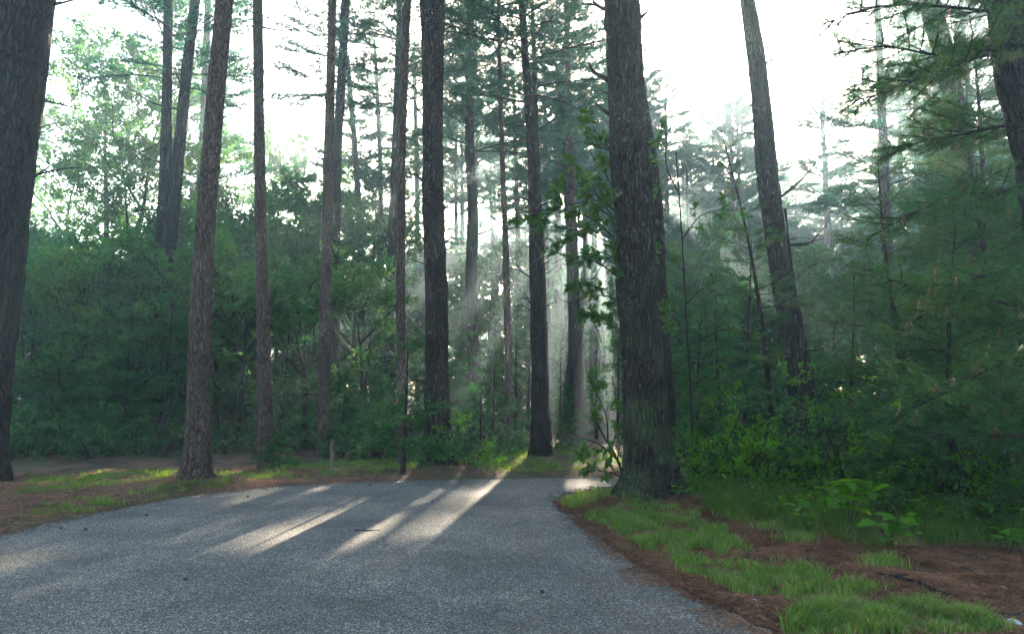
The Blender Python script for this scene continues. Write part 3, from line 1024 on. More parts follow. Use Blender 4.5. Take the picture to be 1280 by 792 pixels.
T_705 = tree('pine_tree', 'hazy pine with a crooked top, seen beyond the sunbeam', 33, [(714, 22, 5), (707, 50, 6), (698, 85, 7), (699, 125, 8), (706, 170, 9), (712, 300, 10), (716, 420, 11), (718, 540, 12)], 'bark_dark', 19, ('far', 8, 19, 2.2, 1.0, 4, 0.9), (5, 3, 8), 12, 0.5, group=PG)
T_724 = tree('pine_tree', 'broad pale-lit trunk standing in the sunbeam left of the thick mossy trunk', 27, [(716, 300, 12), (720, 400, 13), (724, 480, 14), (727, 556, 16)], 'bark_red', 20, ('far', 10, 20, 2.4, 1.0, 4, 1.0), (6, 3, 9), 14, 0.5, group=PG)
T_BIG = tree('pine_tree', 'thickest trunk, mossy-footed, on the grass at the inside of the road bend', 10.4, [(777, 0, 46), (781, 80, 46), (786, 180, 49), (793, 280, 50), (797, 380, 51), (803, 450, 53), (809, 540, 56), (815, 600, 58), (818, 628, 60)], 'bark_mossy', 22, ('far', 12, 22, 3.2, 1.2, 4, 1.0), None, 72, 0.06, 0.6, 0.28, 0.05, PG, 0.14)
T_828 = tree('pine_tree', 'slim dark trunk pressed close behind the right flank of the thick mossy trunk', 12.6, [(785, 0, 13), (800, 110, 15), (812, 190, 17), (821, 260, 18), (824, 350, 19), (832, 480, 20), (838, 590, 22)], 'bark_dark', 17, ('far', 11, 17, 2.0, 0.8, 4, 1.0), None, 24, 0.2, 0.3, 0.3, 0.04, PG)
T_960 = tree('pine_tree', 'dark trunk leaning left among the bushes to the right of the thick trunk', 16.4, [(934, 0, 20), (946, 75, 24), (954, 150, 26), (957, 200, 27), (967, 280, 28), (980, 360, 29), (997, 450, 33), (1006, 520, 34), (1012, 576, 37)], 'bark_dark', 21, ('far', 12, 21, 2.8, 1.2, 4, 1.0), None, 36, 0.14, 0.35, 0.35, 0.04, PG)
T_R = tree('pine_tree', 'blackish trunk cut by the right border with long live boughs reaching left', 7.2, [(1266, 0, 74), (1278, 100, 72), (1297, 180, 72), (1316, 290, 76), (1338, 400, 80), (1390, 690, 92)], 'bark_dark', 20, ('far', 11, 20, 3.0, 1.2, 4, 1.0), None, 48, 0.08, 0.35, 0.4, 0.05, PG)
T_1180 = tree('pine_tree', 'grey-brown leaning trunk showing through the needles near the upper right corner', 13.5, [(1160, 0, 30), (1175, 50, 29), (1187, 100, 29), (1205, 200, 30), (1222, 330, 31), (1245, 560, 34)], 'bark_dark', 19, ('far', 9.5, 19, 2.6, 1.2, 4, 1.0), (4, 3, 8), 28, 0.2, 0.3, 0.3, 0.04, PG)
T_1031 = tree('birch_tree', 'pale whitish trunk glowing in the haze to the right of the leaning trunk', 38, [(1027, 120, 6), (1031, 200, 7), (1034, 290, 8), (1036, 420, 9), (1038, 520, 10)], 'bark_pale', 15, ('far', 10, 15, 2.0, 0.8, 3, 1.0), (3, 6, 10), 10, 0.6, group=PG)
T_1108 = tree('pine_tree', 'grey ghostly trunk in the mist under the right-hand boughs', 26, [(1106, 230, 14), (1109, 300, 15), (1112, 380, 16), (1116, 520, 18)], 'bark_dark', 20, ('far', 7.5, 20, 3.0, 1.2, 4, 0.9), (6, 3, 8), 14, 0.5, group=PG)
T_998 = tree('pine_sapling', 'thin forked dead sapling close behind the leaning trunk', 15.4, [(985, 300, 3.5), (988, 320, 4), (995, 380, 5), (999, 440, 6), (1004, 560, 7)], 'bark_dark', 5.0, None, (6, 1.5, 4.4), 8, 0.3, group=PG)

for t in TREES:
    if t['mound']:
        base = at(t['line'][-1][0], t['line'][-1][1], t['d'])
        MOUNDS.append((base[0], base[1], t['mound'], 0.9))

ROOTS = {}
tr = np.random.default_rng(5)
for i, t in enumerate(TREES):
    base, P, r = trunk_from_px(t['line'], t['d'], t['top'])
    root = thing(t['name'], base, t['label'], 'tree', t['group'])
    link('trunk', trunk_mesh(P, r, M[t['mat']], t['seg'], t['step'], t['rough'], t['flare'], t['flare_h'], t['seed']), root)
    if t['crown']:
        pr, z0, z1, l0, l1, per, gap = t['crown']
        whorls(root, P, r, BOUGH['pine' if t['d'] < 33 else pr], z0, min(z1, P[-1, 2]), l0, l1, tr, gap * 0.8, per, 'bough')
    if t['stubs']:
        random_stubs(root, P, r, *t['stubs'], tr)
    ROOTS[i] = (root, P, r)

# second stem of the twin pine, as a limb of the same tree
root, P, r = ROOTS[T_205]
b = np.array(root.location)
L2 = [(244, 0, 12), (237, 60, 12.5), (230, 120, 13.5), (225, 180, 15), (218, 250, 16), (209, 330, 17)]
P2 = np.array([at(x, y, 21.0) for x, y, w in L2])[::-1] - b
r2 = np.array([0.5 * w / F_PX * 21.5 for x, y, w in L2])[::-1]
ext = P2[-1] + (P2[-1] - P2[-2]) * 5
P2e, r2e = np.vstack([P2, ext]), np.r_[r2, 0.04]
link('stem', trunk_mesh(P2e, r2e, M['bark_dark'], 20, 0.25, 0.04, 0.0, 0.4, 77), root)
whorls(root, P, r, BOUGH['pine'], 10.2, 20, 2.4, 1.2, tr, 1.0, 3)
whorls(root, P2e, r2e, BOUGH['pine'], 9.8, 20, 2.2, 1.2, tr, 1.1, 3)
random_stubs(root, P2e, r2e, 9, 5, 10, tr, (0.3, 1.4))

# stubs and snags the photo shows one by one
bx = np.random.default_rng(21)
px_branch(ROOTS[T_LB][0], 13.0, [(40, 222), (52, 215), (62, 208)], 0.03)
px_branch(ROOTS[T_LB][0], 13.0, [(44, 163), (58, 157), (72, 154)], 0.016)
px_branch(ROOTS[T_LB][0], 13.0, [(62, 5), (76, 4), (88, 2)], 0.014)
px_branch(ROOTS[T_LB][0], 13.0, [(56, 90), (66, 86), (73, 80)], 0.012)
for pts, rr in (([(533, 150), (523, 137), (514, 117)], 0.02), ([(531, 147), (522, 137), (514, 133)], 0.016), ([(533, 228), (524, 222), (517, 216)], 0.03),
                ([(552, 268), (560, 256), (574, 247)], 0.022), ([(553, 264), (557, 255), (558, 247)], 0.016), ([(556, 303), (562, 299), (569, 292)], 0.02),
                ([(536, 303), (527, 297), (522, 287)], 0.018), ([(534, 330), (523, 327), (512, 323)], 0.014), ([(545, 165), (544, 155), (541, 140)], 0.014)):
    px_branch(ROOTS[T_540][0], 14.35, pts, rr)
for pts, rr in (([(762, 101), (750, 95), (742, 90), (736, 79)], 0.042), ([(762, 143), (752, 136), (745, 129)], 0.028), ([(760, 117), (754, 114), (749, 111)], 0.02),
                ([(764, 188), (752, 184), (744, 180)], 0.022), ([(757, 12), (742, 6), (728, 6)], 0.03), ([(748, 8), (742, 2), (740, -8)], 0.03), ([(800, 22), (808, 16), (815, 2)], 0.022)):
    px_branch(ROOTS[T_BIG][0], 10.4, pts, rr)
for pts, rr, fk in (([(957, 80), (970, 72), (985, 62), (999, 47)], 0.022, 2), ([(962, 74), (972, 73), (984, 75)], 0.012, 0), ([(962, 99), (968, 96), (973, 92)], 0.02, 0), ([(966, 122), (975, 116), (983, 109)], 0.018, 0),
                    ([(967, 166), (973, 163), (978, 160)], 0.016, 0), ([(944, 136), (938, 132), (932, 128)], 0.016, 0), ([(943, 168), (928, 164), (914, 160)], 0.018, 0),
                    ([(976, 246), (990, 235), (1006, 220), (1011, 214), (1025, 195)], 0.03, 2), ([(952, 244), (948, 238), (945, 228)], 0.02, 0), ([(985, 300), (1000, 297), (1020, 300)], 0.012, 1)):
    px_branch(ROOTS[T_960][0], 16.3, pts, rr, fk, bx)
px_branch(ROOTS[T_427][0], 24, [(436, 92), (446, 82), (454, 72)], 0.03, 1, bx)
px_branch(ROOTS[T_490][0], 26, [(500, 62), (480, 60), (452, 60), (432, 61)], 0.03, 3, bx)
px_branch(ROOTS[T_490][0], 26, [(500, 50), (480, 32), (462, 22), (448, 8)], 0.03, 3, bx)
px_branch(ROOTS[T_670][0], 17.7, [(679, 302), (684, 297), (690, 288)], 0.016)
px_branch(ROOTS[T_670][0], 17.7, [(680, 330), (686, 326), (690, 321)], 0.016)
px_branch(ROOTS[T_670][0], 17.7, [(682, 342), (688, 339), (695, 334)], 0.014)
px_branch(ROOTS[T_405][0], 17.5, [(407, 190), (395, 184), (376, 178)], 0.014)
px_branch(ROOTS[T_330][0], 14.8, [(316, 26), (323, 28), (333, 30)], 0.012)
# burl on the reddish roadside trunk
mb = MB()
p0 = at(264, 459, 12.1) - np.array(ROOTS[T_240][0].location)
mb.tube(p0 + np.array([[0, 0, -.06], [0.02, 0, -.03], [.03, 0, 0], [.02, 0, .04], [0, 0, .07]]), [.02, .04, .045, .04, .01], 8)
link('burl', mb.mesh('burl', [M['bark_dark']], True), ROOTS[T_240][0])

# ------------------------------------------------------------------ live boughs of the tree at the right border
rt = np.random.default_rng(33)
root, P, r = ROOTS[T_R]
b = np.array(root.location)
near_boughs = [
    ([(1262, 45, 7.2), (1215, 68, 7.0), (1165, 68, 6.7), (1105, 58, 6.4), (1046, 67, 6.2)], 0.02, 16, 0.55),
    ([(1262, 55, 7.2), (1200, 78, 7.2), (1145, 92, 7.2), (1090, 103, 7.1), (1062, 108, 7.0)], 0.02, 16, 0.6),
    ([(1264, 58, 7.2), (1215, 75, 6.6), (1165, 92, 6.2), (1110, 115, 5.9), (1056, 128, 5.7)], 0.018, 18, 0.5),
    ([(1285, 225, 7.2), (1230, 243, 6.8), (1170, 255, 6.5), (1130, 272, 6.3), (1082, 300, 6.2)], 0.02, 18, 0.5),
    ([(1300, 330, 7.2), (1240, 342, 6.6), (1190, 355, 6.4), (1140, 357, 6.2), (1100, 345, 6.1)], 0.024, 18, 0.55),
    ([(1310, 430, 7.2), (1250, 455, 6.8), (1195, 485, 6.6), (1150, 505, 6.5), (1110, 530, 6.5)], 0.02, 16, 0.55),
    ([(1315, 508, 7.2), (1260, 510, 7.0), (1200, 508, 6.8), (1150, 499, 6.7), (1130, 484, 6.7)], 0.024, 14, 0.5),
    ([(1320, 545, 7.2), (1250, 545, 6.8), (1180, 543, 6.6), (1140, 535, 6.5), (1110, 525, 6.5)], 0.02, 14, 0.5),
    ([(1270, 20, 7.2), (1200, 10, 6.6), (1130, 6, 6.2), (1080, 12, 6.0), (1030, 30, 5.9)], 0.02, 18, 0.5),
    ([(1290, 150, 7.2), (1240, 160, 7.4), (1190, 170, 7.6), (1140, 180, 7.7), (1100, 200, 7.8)], 0.02, 18, 0.6),
    ([(1310, 400, 7.2), (1260, 380, 7.0), (1210, 375, 6.9), (1160, 390, 6.9), (1120, 420, 6.9)], 0.02, 16, 0.55),
]
for pts, r0, sn, sl in near_boughs:
    ax = np.array([at(x, y, d) for x, y, d in pts]) - b
    ax[0] = trunk_at(P, ax[0][2]) * np.array([1, 1, 1])
    mb = bough(ax, rt, r0 * 0.8, int(sn * 1.8), sl, 32, 0.10, 0.0042, 0.08, start=0.06, brown=0.05, flat=0.4, upturn=0.05)
    link('bough', mb.mesh('live_bough', [M['twig'], M['needle_near'], M['litter']]), root)

# ------------------------------------------------------------------ young pines, other trees, shrubs


def sapling(label, px, d, h, proto='mid', spread=1.1, lean=0.0, group=None, z0=0.25, per=5, gap=0.38, seed=0, base=None, rtrunk=None, name='young_pine', bend=0.0, cull=True, skip=None):
    rng = np.random.default_rng(1000 + seed)
    x = (px - 640) / F_PX * d
    z = gz(x, d)
    root = thing(name, (x, d, z), label, 'tree', group)
    q = np.linspace(0, 1, 7)
    P = np.stack([lean * h * q + bend * np.sin(q * 3.1), 0.04 * h * np.sin(q * 4 + seed), q * h - 0.05 * (q == 0)], -1)
    r0 = rtrunk or (0.012 + 0.011 * h)
    r = r0 * (1 - q) + 0.006
    link('trunk', trunk_mesh(P, r, M['bark_dark'], 8, 0.3, 0.02, 0.2, 0.15, seed, False), root)
    whorls(root, P, r, BOUGH[proto], z0, h * 0.98, spread, spread * 0.25, rng, gap, per, 'bough', 1.7 if proto == 'near' else 1.5 if proto == 'mid' else 2.6, 0.05, skip, cull)
    return root


def broadleaf(label, px, d, h, proto='maple', crown0=0.3, spread=2.2, n=55, seed=0, group=None, stems=1, name='maple_tree', flat=1.0):
    rng = np.random.default_rng(3000 + seed)
    x = (px - 640) / F_PX * d
    z = gz(x, d)
    root = thing(name, (x, d, z), label, 'tree', group)
    base = np.array([x, d, z])
    for s in range(stems):
        a = rng.uniform(0, 6.28)
        lean = np.array([math.cos(a), math.sin(a), 0]) * (0.05 + 0.08 * s) * h
        q = np.linspace(0, 1, 7)[:, None]
        P = lean * q ** 1.3 + np.array([0, 0, h * 0.92]) * q + rng.normal(0, 0.012 * h, (7, 3)) * q
        P[0] = (0.15 * s, 0, -0.1)
        r = (0.012 * h + 0.02) * (1 - q[:, 0]) + 0.015
        link('trunk' if s == 0 else 'stem', trunk_mesh(P, r, M['bark_dark'], 9, 0.5, 0.03, 0.25, 0.3, seed + s, False), root)
        for l in range(4):
            f = rng.uniform(0.35, 0.8)
            p = trunk_at(P, f * P[-1, 2])
            a = rng.uniform(0, 6.28)
            d_ = np.array([math.cos(a) * 0.8, math.sin(a) * 0.8, 0.75])
            ln = spread * rng.uniform(0.7, 1.1)
            mb = MB()
            qq = np.linspace(0, 1, 5)[:, None]
            mb.tube(p + d_ * ln * qq + np.array([0, 0, 0.15 * ln]) * qq ** 2, np.linspace(0.03 + 0.003 * h, 0.01, 5), 5)
            link('limb', mb.mesh('limb', [M['twig']], True), root)
        m = n // stems
        for k in range(m):
            f = crown0 + (1 - crown0) * (k + rng.random()) / m
            g = (f - crown0) / (1 - crown0)
            wid = spread * (0.55 + 0.9 * math.sin(min(g * 2.2 + 0.25, 3.0)) * 0.7) * flat
            p = trunk_at(P, min(f * h, P[-1, 2]))
            a = k * 2.4 + rng.normal(0, 0.4)
            el = rng.uniform(-0.05, 0.6) + 0.5 * g
            dr = np.array([math.cos(a) * math.cos(el), math.sin(a) * math.cos(el), math.sin(el)])
            ln = wid * rng.uniform(0.75, 1.15)
            sc = rng.uniform(0.75, 1.15) * min(1.0, wid / 1.6 + 0.2)
            o = p + dr * max(0.0, ln - 1.2 * sc) * rng.uniform(0.55, 1.0)
            if in_shaft(base + o + dr * sc, 0.3 * sc):
                continue
            link('leafy_branch', rng.choice(BOUGH[proto]), root, mat=frame_mat(o, dr, rng.normal(0, 0.5), sc))
    return root


def shrub(label, px, d, h, proto='shrub', n=14, seed=0, group=None, spread=0.7, name='shrub', cat='shrub', sc=1.0, base_py=None):
    rng = np.random.default_rng(5000 + seed)
    x = (px - 640) / F_PX * d
    z = gz(x, d)
    root = thing(name, (x, d, z), label, cat, group)
    mb = MB()
    for s in range(5):
        a = rng.uniform(0, 6.28)
        q = np.linspace(0, 1, 4)[:, None]
        mb.tube(np.array([math.cos(a), math.sin(a), 0]) * spread * 0.5 * q + np.array([0, 0, h * 0.75]) * q - np.array([0, 0, .04]) * (q == 0), np.linspace(0.014, 0.005, 4), 4)
    link('stem', mb.mesh('stem', [M['twig']], True), root)
    for k in range(n):
        f = (k + rng.random()) / n
        a = k * 2.4 + rng.normal(0, 0.3)
        el = rng.uniform(0.0, 1.1)
        dr = np.array([math.cos(a) * math.cos(el), math.sin(a) * math.cos(el), math.sin(el)])
        s = sc * rng.uniform(0.7, 1.1)
        o = np.array([math.cos(a), math.sin(a), 0]) * spread * 0.35 * rng.random() + np.array([0, 0, max(0.05, h * f - 0.35 * s)])
        if in_shaft(np.array([x, d, z]) + o + dr * 0.5 * s, 0.2 * s):
            continue
        link('branch', rng.choice(BOUGH[proto]), root, mat=frame_mat(o, dr, rng.normal(0, 0.5), s))
    return root


sd = 0
# bright broad-leaved trees, left
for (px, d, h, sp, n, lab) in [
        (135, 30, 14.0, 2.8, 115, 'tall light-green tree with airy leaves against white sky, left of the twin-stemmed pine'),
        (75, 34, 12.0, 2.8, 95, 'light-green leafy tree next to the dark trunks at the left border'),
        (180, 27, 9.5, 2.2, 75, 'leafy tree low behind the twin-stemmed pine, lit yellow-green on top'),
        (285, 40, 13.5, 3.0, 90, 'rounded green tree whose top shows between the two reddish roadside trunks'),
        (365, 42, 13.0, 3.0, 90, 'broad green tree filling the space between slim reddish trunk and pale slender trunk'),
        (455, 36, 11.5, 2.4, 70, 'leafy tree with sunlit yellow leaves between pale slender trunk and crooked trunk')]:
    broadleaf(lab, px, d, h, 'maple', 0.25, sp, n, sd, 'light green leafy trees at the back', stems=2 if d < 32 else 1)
    sd += 1
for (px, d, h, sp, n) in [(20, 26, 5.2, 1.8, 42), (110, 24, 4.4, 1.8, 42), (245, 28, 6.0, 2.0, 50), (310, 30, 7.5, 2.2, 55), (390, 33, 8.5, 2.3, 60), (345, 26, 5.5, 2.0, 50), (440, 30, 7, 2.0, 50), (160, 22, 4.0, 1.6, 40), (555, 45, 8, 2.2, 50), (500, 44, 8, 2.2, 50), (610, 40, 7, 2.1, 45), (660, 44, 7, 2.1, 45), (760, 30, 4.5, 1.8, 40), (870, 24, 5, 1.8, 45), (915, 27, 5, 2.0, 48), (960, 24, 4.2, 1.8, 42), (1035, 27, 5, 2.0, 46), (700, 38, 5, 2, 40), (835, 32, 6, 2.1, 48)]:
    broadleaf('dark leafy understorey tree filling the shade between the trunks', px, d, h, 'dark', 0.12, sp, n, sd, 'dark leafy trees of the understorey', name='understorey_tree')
    sd += 1
for (px, d, h, sp, n) in [(95, 20, 3.8, 1.3, 30), (232, 21, 4.6, 1.4, 36), (300, 20.5, 3.6, 1.3, 30), (36, 20, 4.2, 1.3, 30), (385, 21, 3.8, 1.4, 32), (455, 22, 3.6, 1.4, 32), (160, 19, 2.6, 1.1, 22)]:
    broadleaf('pale-green leafy sapling', px, d, h, 'maple', 0.2, sp, n, sd, 'pale green saplings of the left thicket', name='leafy_sapling')
    sd += 1
# dark young pines in the left thicket
ys = np.random.default_rng(91)
for (px, d, h, sp) in [(28, 19, 3.6, 1.3), (75, 18.5, 3.0, 1.3), (120, 19.5, 4.2, 1.5), (165, 18.0, 3.2, 1.3), (205, 18.6, 3.6, 1.4), (60, 22, 5.2, 1.6), (140, 23, 5.6, 1.7), (225, 22, 4.8, 1.6), (275, 21, 4.0, 1.5), (300, 24, 5.2, 1.6), (355, 22, 4.2, 1.5), (385, 25, 5.0, 1.6), (5, 17.5, 2.6, 1.2), (180, 25, 6.5, 1.8), (250, 26, 6.0, 1.7)]:
    sapling('young pine in the dark thicket behind the trunks of the left verge', px, d, h, 'mid', sp, ys.normal(0, .05), 'young pines of the left thicket', 0.25, 5, 0.42, sd)
    sd += 1
for (px, d, h, sp) in [(430, 18.6, 1.9, 1.0), (470, 17.4, 1.7, 1.0), (450, 21, 3.2, 1.3), (405, 20.5, 2.6, 1.2), (560, 20, 2.8, 1.2), (615, 19.5, 2.2, 1.1), (645, 24, 3.6, 1.4), (585, 26, 3.8, 1.5), (535, 24, 3.8, 1.4), (700, 27, 3.0, 1.3), (745, 24, 3.0, 1.3), (660, 28, 4.2, 1.5), (770, 20, 2.6, 1.1)]:
    sapling('low young pine in the shade beyond the road, among the middle trunks', px, d, h, 'mid', sp, ys.normal(0, .05), 'young pines beyond the road', 0.2, 5, 0.36, sd)
    sd += 1
# single young pines that stand out
sapling('soft green young pine standing in front of the big dark centre trunk', 506, 13.7, 2.3, 'mid', 1.05, 0.02, None, 0.4, 6, 0.26, 401)
sapling('small young pine with tiers of boughs to the right of the leafy bush', 601, 16.6, 1.35, 'mid', 0.75, 0.0, None, 0.2, 5, 0.28, 402)
sapling('short bushy young pine at the foot of the slim reddish trunk', 352, 14.6, 0.62, 'mid', 0.5, 0.05, None, 0.06, 6, 0.12, 403)
sapling('tall thin young pine with a bowed dark stem left of the leaning trunk', 972, 14.6, 6.3, 'near', 1.05, -0.155, None, 1.6, 4, 0.55, 404, rtrunk=0.06, bend=0.12)
# the dense young pines on the right bank
for (px, d, h, sp, pr) in [(1240, 9.8, 5.2, 1.6, 'near'), (1130, 11.5, 5.0, 1.6, 'near'), (1180, 9.2, 3.4, 1.4, 'near'), (1300, 8.6, 4.2, 1.5, 'near'), (1060, 13.5, 3.6, 1.4, 'near'), (1215, 12.5, 7.5, 1.9, 'near'), (1290, 11.5, 7.5, 1.9, 'near'), (1090, 17, 4.2, 1.6, 'mid'),
                           (900, 13.8, 3.2, 1.2, 'near'), (868, 15.5, 3.4, 1.3, 'mid'), (930, 18, 4.8, 1.5, 'mid'), (1030, 19, 4.2, 1.5, 'mid'), (1150, 16, 6.5, 1.8, 'mid'), (885, 20, 4.2, 1.5, 'mid'), (1250, 15, 8.0, 2.0, 'mid'), (985, 22, 5.0, 1.6, 'mid')]:
    sapling('dense young pine on the shady bank to the right of the thick trunk', px, d, h, pr, sp, ys.normal(0, .05), 'young pines of the right bank', 0.3, 5, 0.45, sd)
    sd += 1

# hazy far pines, standing as a wall beyond the clearing
fr = np.random.default_rng(44)
far_pts = []
for k in range(400):
    d = fr.uniform(38, 78)
    px = fr.uniform(430, 1330)
    if any(abs((px - q[0]) * d / 1000) ** 2 + (d - q[1]) ** 2 < 3.6 ** 2 * 1.3 for q in far_pts):
        continue
    far_pts.append((px, d))
    if len(far_pts) >= 64:
        break
for k in range(14):  # more pines added towards the sun, to keep the road shaded
    far_pts.append((680 + 120 * ((k * 0.618) % 1), 46 + 30 * ((k * 0.377) % 1)))
for k in range(10):
    far_pts.append((812 + 125 * ((k * 0.618) % 1), 40 + 26 * ((k * 0.377) % 1)))
for k in range(3):
    far_pts.append((1090 + 240 * ((k * 0.618) % 1), 25 + 14 * ((k * 0.377) % 1)))
for k in range(12):
    far_pts.append((840 + 420 * ((k * 0.618) % 1), 44 + 26 * ((k * 0.377) % 1)))
far_pts = [q for i, q in enumerate(far_pts) if not (q[0] > 810 and i % 3 == 1)]
LOW = len(far_pts)
far_pts += [(842, 55), (866, 62), (893, 52), (915, 60), (940, 50), (968, 57), (1000, 52), (1040, 58)]
LOW = len(far_pts)
far_pts += [(772, 41), (797, 37), (822, 45), (846, 39), (872, 47)]  # low-crowned pines added to break up a hard wedge of sunlight
for k, (px, d) in enumerate(far_pts):
    x = (px - 640) / F_PX * d
    if any(in_shaft((x, d, zz), 0.15) for zz in np.arange(6, 22, 0.25)):
        x += 0.9
    hgt = fr.uniform(15, 20) + (2.0 if px > 780 else 0)
    if px > 930:
        hgt = fr.uniform(16, 20.5)
    elif px > 800:
        hgt = fr.uniform(14.5, 20.5)
    if px < 540:
        hgt = fr.uniform(9, 13)
    elif px < 800:
        hgt = fr.uniform(19, 24)
    lab, grp = ('bluish far pine dissolving in the haze to the right of the thick trunk', 'hazy far pines on the right') if px > 800 else ('far pine in the pale backlit wood beyond the bend of the road', 'far pines beyond the bend')
    root = thing('far_pine', (x, d, 0), lab, 'tree', grp)
    q = np.linspace(0, 1, 6)
    P = np.stack([fr.normal(0, 0.02) * hgt * q, 0 * q, hgt * q - 0.2 * (q == 0)], -1)
    r = (0.16 + 0.006 * hgt) * (1 - q) + 0.02
    link('trunk', trunk_mesh(P, r, M['bark_red' if k % 3 == 0 else 'bark_dark'], 8, 1.0, 0.03, 0.2, 0.4, k, False), root)
    whorls(root, P, r, BOUGH['far'], hgt * (0.14 if k >= LOW else fr.uniform(0.5, 0.62) if 545 < px < 680 else fr.uniform(0.22, 0.45)), hgt, fr.uniform(2.8, 3.6), 0.55, fr, 0.9, 5, 'bough')

# the far-off wood that closes the view: nobody could count its trees
fw = np.random.default_rng(48)
nc = 9000
aw = np.where(fw.random(nc) < 0.75, fw.uniform(-0.75, 0.75, nc), fw.uniform(-1.4, 1.4, nc))
dw = fw.uniform(80, 125, nc)
cw = np.column_stack([aw * dw, dw, 0 * dw])
top = 7 + 9 * vnoise(aw * 14, dw * 0.06, 3)
cw[:, 2] = top * fw.random(nc) ** 0.8
m = 20
P = np.repeat(cw, m, axis=0) + fw.normal(0, 1, (nc * m, 3)) * np.array([1.1, 1.1, 0.55])
P[:, 2] = np.abs(P[:, 2]) + 0.1
mb = MB()
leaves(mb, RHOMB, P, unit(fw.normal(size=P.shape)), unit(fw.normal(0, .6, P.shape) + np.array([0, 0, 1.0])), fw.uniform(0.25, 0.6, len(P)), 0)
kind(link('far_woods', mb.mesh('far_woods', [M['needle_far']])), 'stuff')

# shrubs
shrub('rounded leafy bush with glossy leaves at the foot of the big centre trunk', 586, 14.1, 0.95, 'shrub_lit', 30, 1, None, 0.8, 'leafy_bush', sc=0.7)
for k, (px, d, h) in enumerate([(40, 16.8, .7), (85, 17.2, .8), (150, 16.9, .7), (210, 16.6, .8), (285, 17.2, .9), (262, 16.9, .7), (375, 18.2, .8), (480, 17.0, .7), (430, 17.4, .6), (120, 16.2, .5), (20, 16, .8), (560, 18.4, .7), (620, 19.2, .5), (690, 20, .5), (320, 17.8, 1.1), (195, 17.6, 1.3), (60, 18, 1.4)]):
    shrub('low dark shrub along the edge of the wood beyond the road', px, d, h, 'shrub', 12, 20 + k, 'shrubs along the wood edge', 0.8)
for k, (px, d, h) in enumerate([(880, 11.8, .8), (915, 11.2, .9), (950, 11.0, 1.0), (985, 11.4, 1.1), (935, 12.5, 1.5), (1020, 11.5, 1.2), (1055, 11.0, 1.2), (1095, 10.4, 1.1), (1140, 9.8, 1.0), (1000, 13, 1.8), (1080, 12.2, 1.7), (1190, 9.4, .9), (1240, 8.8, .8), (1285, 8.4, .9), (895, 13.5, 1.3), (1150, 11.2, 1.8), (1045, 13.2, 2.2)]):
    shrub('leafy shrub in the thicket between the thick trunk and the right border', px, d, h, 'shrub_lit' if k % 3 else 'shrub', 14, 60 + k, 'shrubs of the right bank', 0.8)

# ------------------------------------------------------------------ oak saplings: leaves one by one
ok = np.random.default_rng(61)


def leaf_mesh(tmpl, mat, curl=0.0):
    V = tmpl[0].copy()
    V[:, 2] += curl * V[:, 0] ** 2
    mb = MB()
    mb.add(V, tmpl[1], None, 0)
    return mb.mesh('leaf', [mat])


OAK_LEAF = [leaf_mesh(OAK, M['leaf_oak'], c) for c in (-0.15, 0.05, -0.3, 0.15)]
OVATE_LEAF = [leaf_mesh(OVATE, M['leaf_oak'], c) for c in (-0.15, 0.05, -0.3)]
BROAD_LEAF = [leaf_mesh(OVATE, M['leaf_broad'], c) for c in (-0.15, 0.05, -0.3)]


def oak_sapling(label, name, d, stem_px, limbs, size, per, seed, protos=OAK_LEAF, spread=0.35, limit=300, mat='leaf_oak', tmpl=OAK, group=None, twigs=5):
    """stem_px: pixel polyline from the ground up; limbs: list of (px, py, depth) polylines."""
    rng = np.random.default_rng(seed)
    x0 = at(*stem_px[0][:2], d)
    root = thing(name, (x0[0], d, gz(x0[0], d)), label, 'tree' if 'sapling' in name else 'shrub', group)
    b = np.array(root.location)
    S = np.array([at(x, y, d) for x, y in stem_px]) - b
    S[0, 2] = -0.05
    mb = MB()
    s = smooth_line(S, 4 * len(S))
    mb.tube(s, np.linspace(0.022, 0.008, len(s)), 6)
    link('stem', mb.mesh('stem', [M['twig']], True), root)
    LP, LD = [], []
    for pts in limbs:
        A = smooth_line(np.array([at(x, y, dd) for x, y, dd in pts]) - b, 10)
        mb = MB()
        mb.tube(A, np.linspace(0.012, 0.004, 10), 5)
        T = unit(np.gradient(A, axis=0))
        for k in range(twigs):
            f = 0.25 + 0.75 * (k + rng.random()) / twigs
            i = int(f * 8.99)
            dr = unit(T[i] * 0.6 + rng.normal(0, 0.6, 3) * np.array([1, 1, 0.8]))
            ln = spread * rng.uniform(0.6, 1.2)
            tw = A[i] + dr * ln * np.linspace(0, 1, 4)[:, None] - np.array([0, 0, .1 * ln]) * (np.linspace(0, 1, 4) ** 2)[:, None]
            mb.tube(tw, np.linspace(0.005, 0.002, 4), 3, 0, False)
            for j in range(per):
                u = rng.uniform(0.45, 1.0)
                LP.append(tw[0] + (tw[-1] - tw[0]) * u)
                a = rng.uniform(0, 6.28)
                LD.append(unit(dr * 0.6 + rng.normal(0, 0.6, 3) + np.array([0, 0, -0.25])))
        link('limb', mb.mesh('limb', [M['twig']], True), root)
    LP, LD = np.array(LP), np.array(LD)
    Nn = unit(rng.normal(0, 0.5, LP.shape) + np.array([0, -0.25, 1.0]))
    sz = size * rng.uniform(0.65, 1.2, len(LP))
    order = np.argsort(-sz)
    for i in order[:limit]:
        D, n = unit(LD[i]), Nn[i]
        Sx = unit(np.cross(n, D))
        Z = np.cross(D, Sx)
        m = Matrix(np.vstack([np.column_stack([D * sz[i], Sx * sz[i], Z * sz[i], LP[i]]), [0, 0, 0, 1]]).tolist())
        link('leaf', protos[int(rng.integers(len(protos)))], root, mat=m)
    rest = order[limit:]
    if len(rest):
        mb = MB()
        leaves(mb, tmpl, LP[rest], LD[rest], Nn[rest], sz[rest], 0)
        kind(link('foliage', mb.mesh('foliage', [M[mat]]), root), 'stuff')
    return root


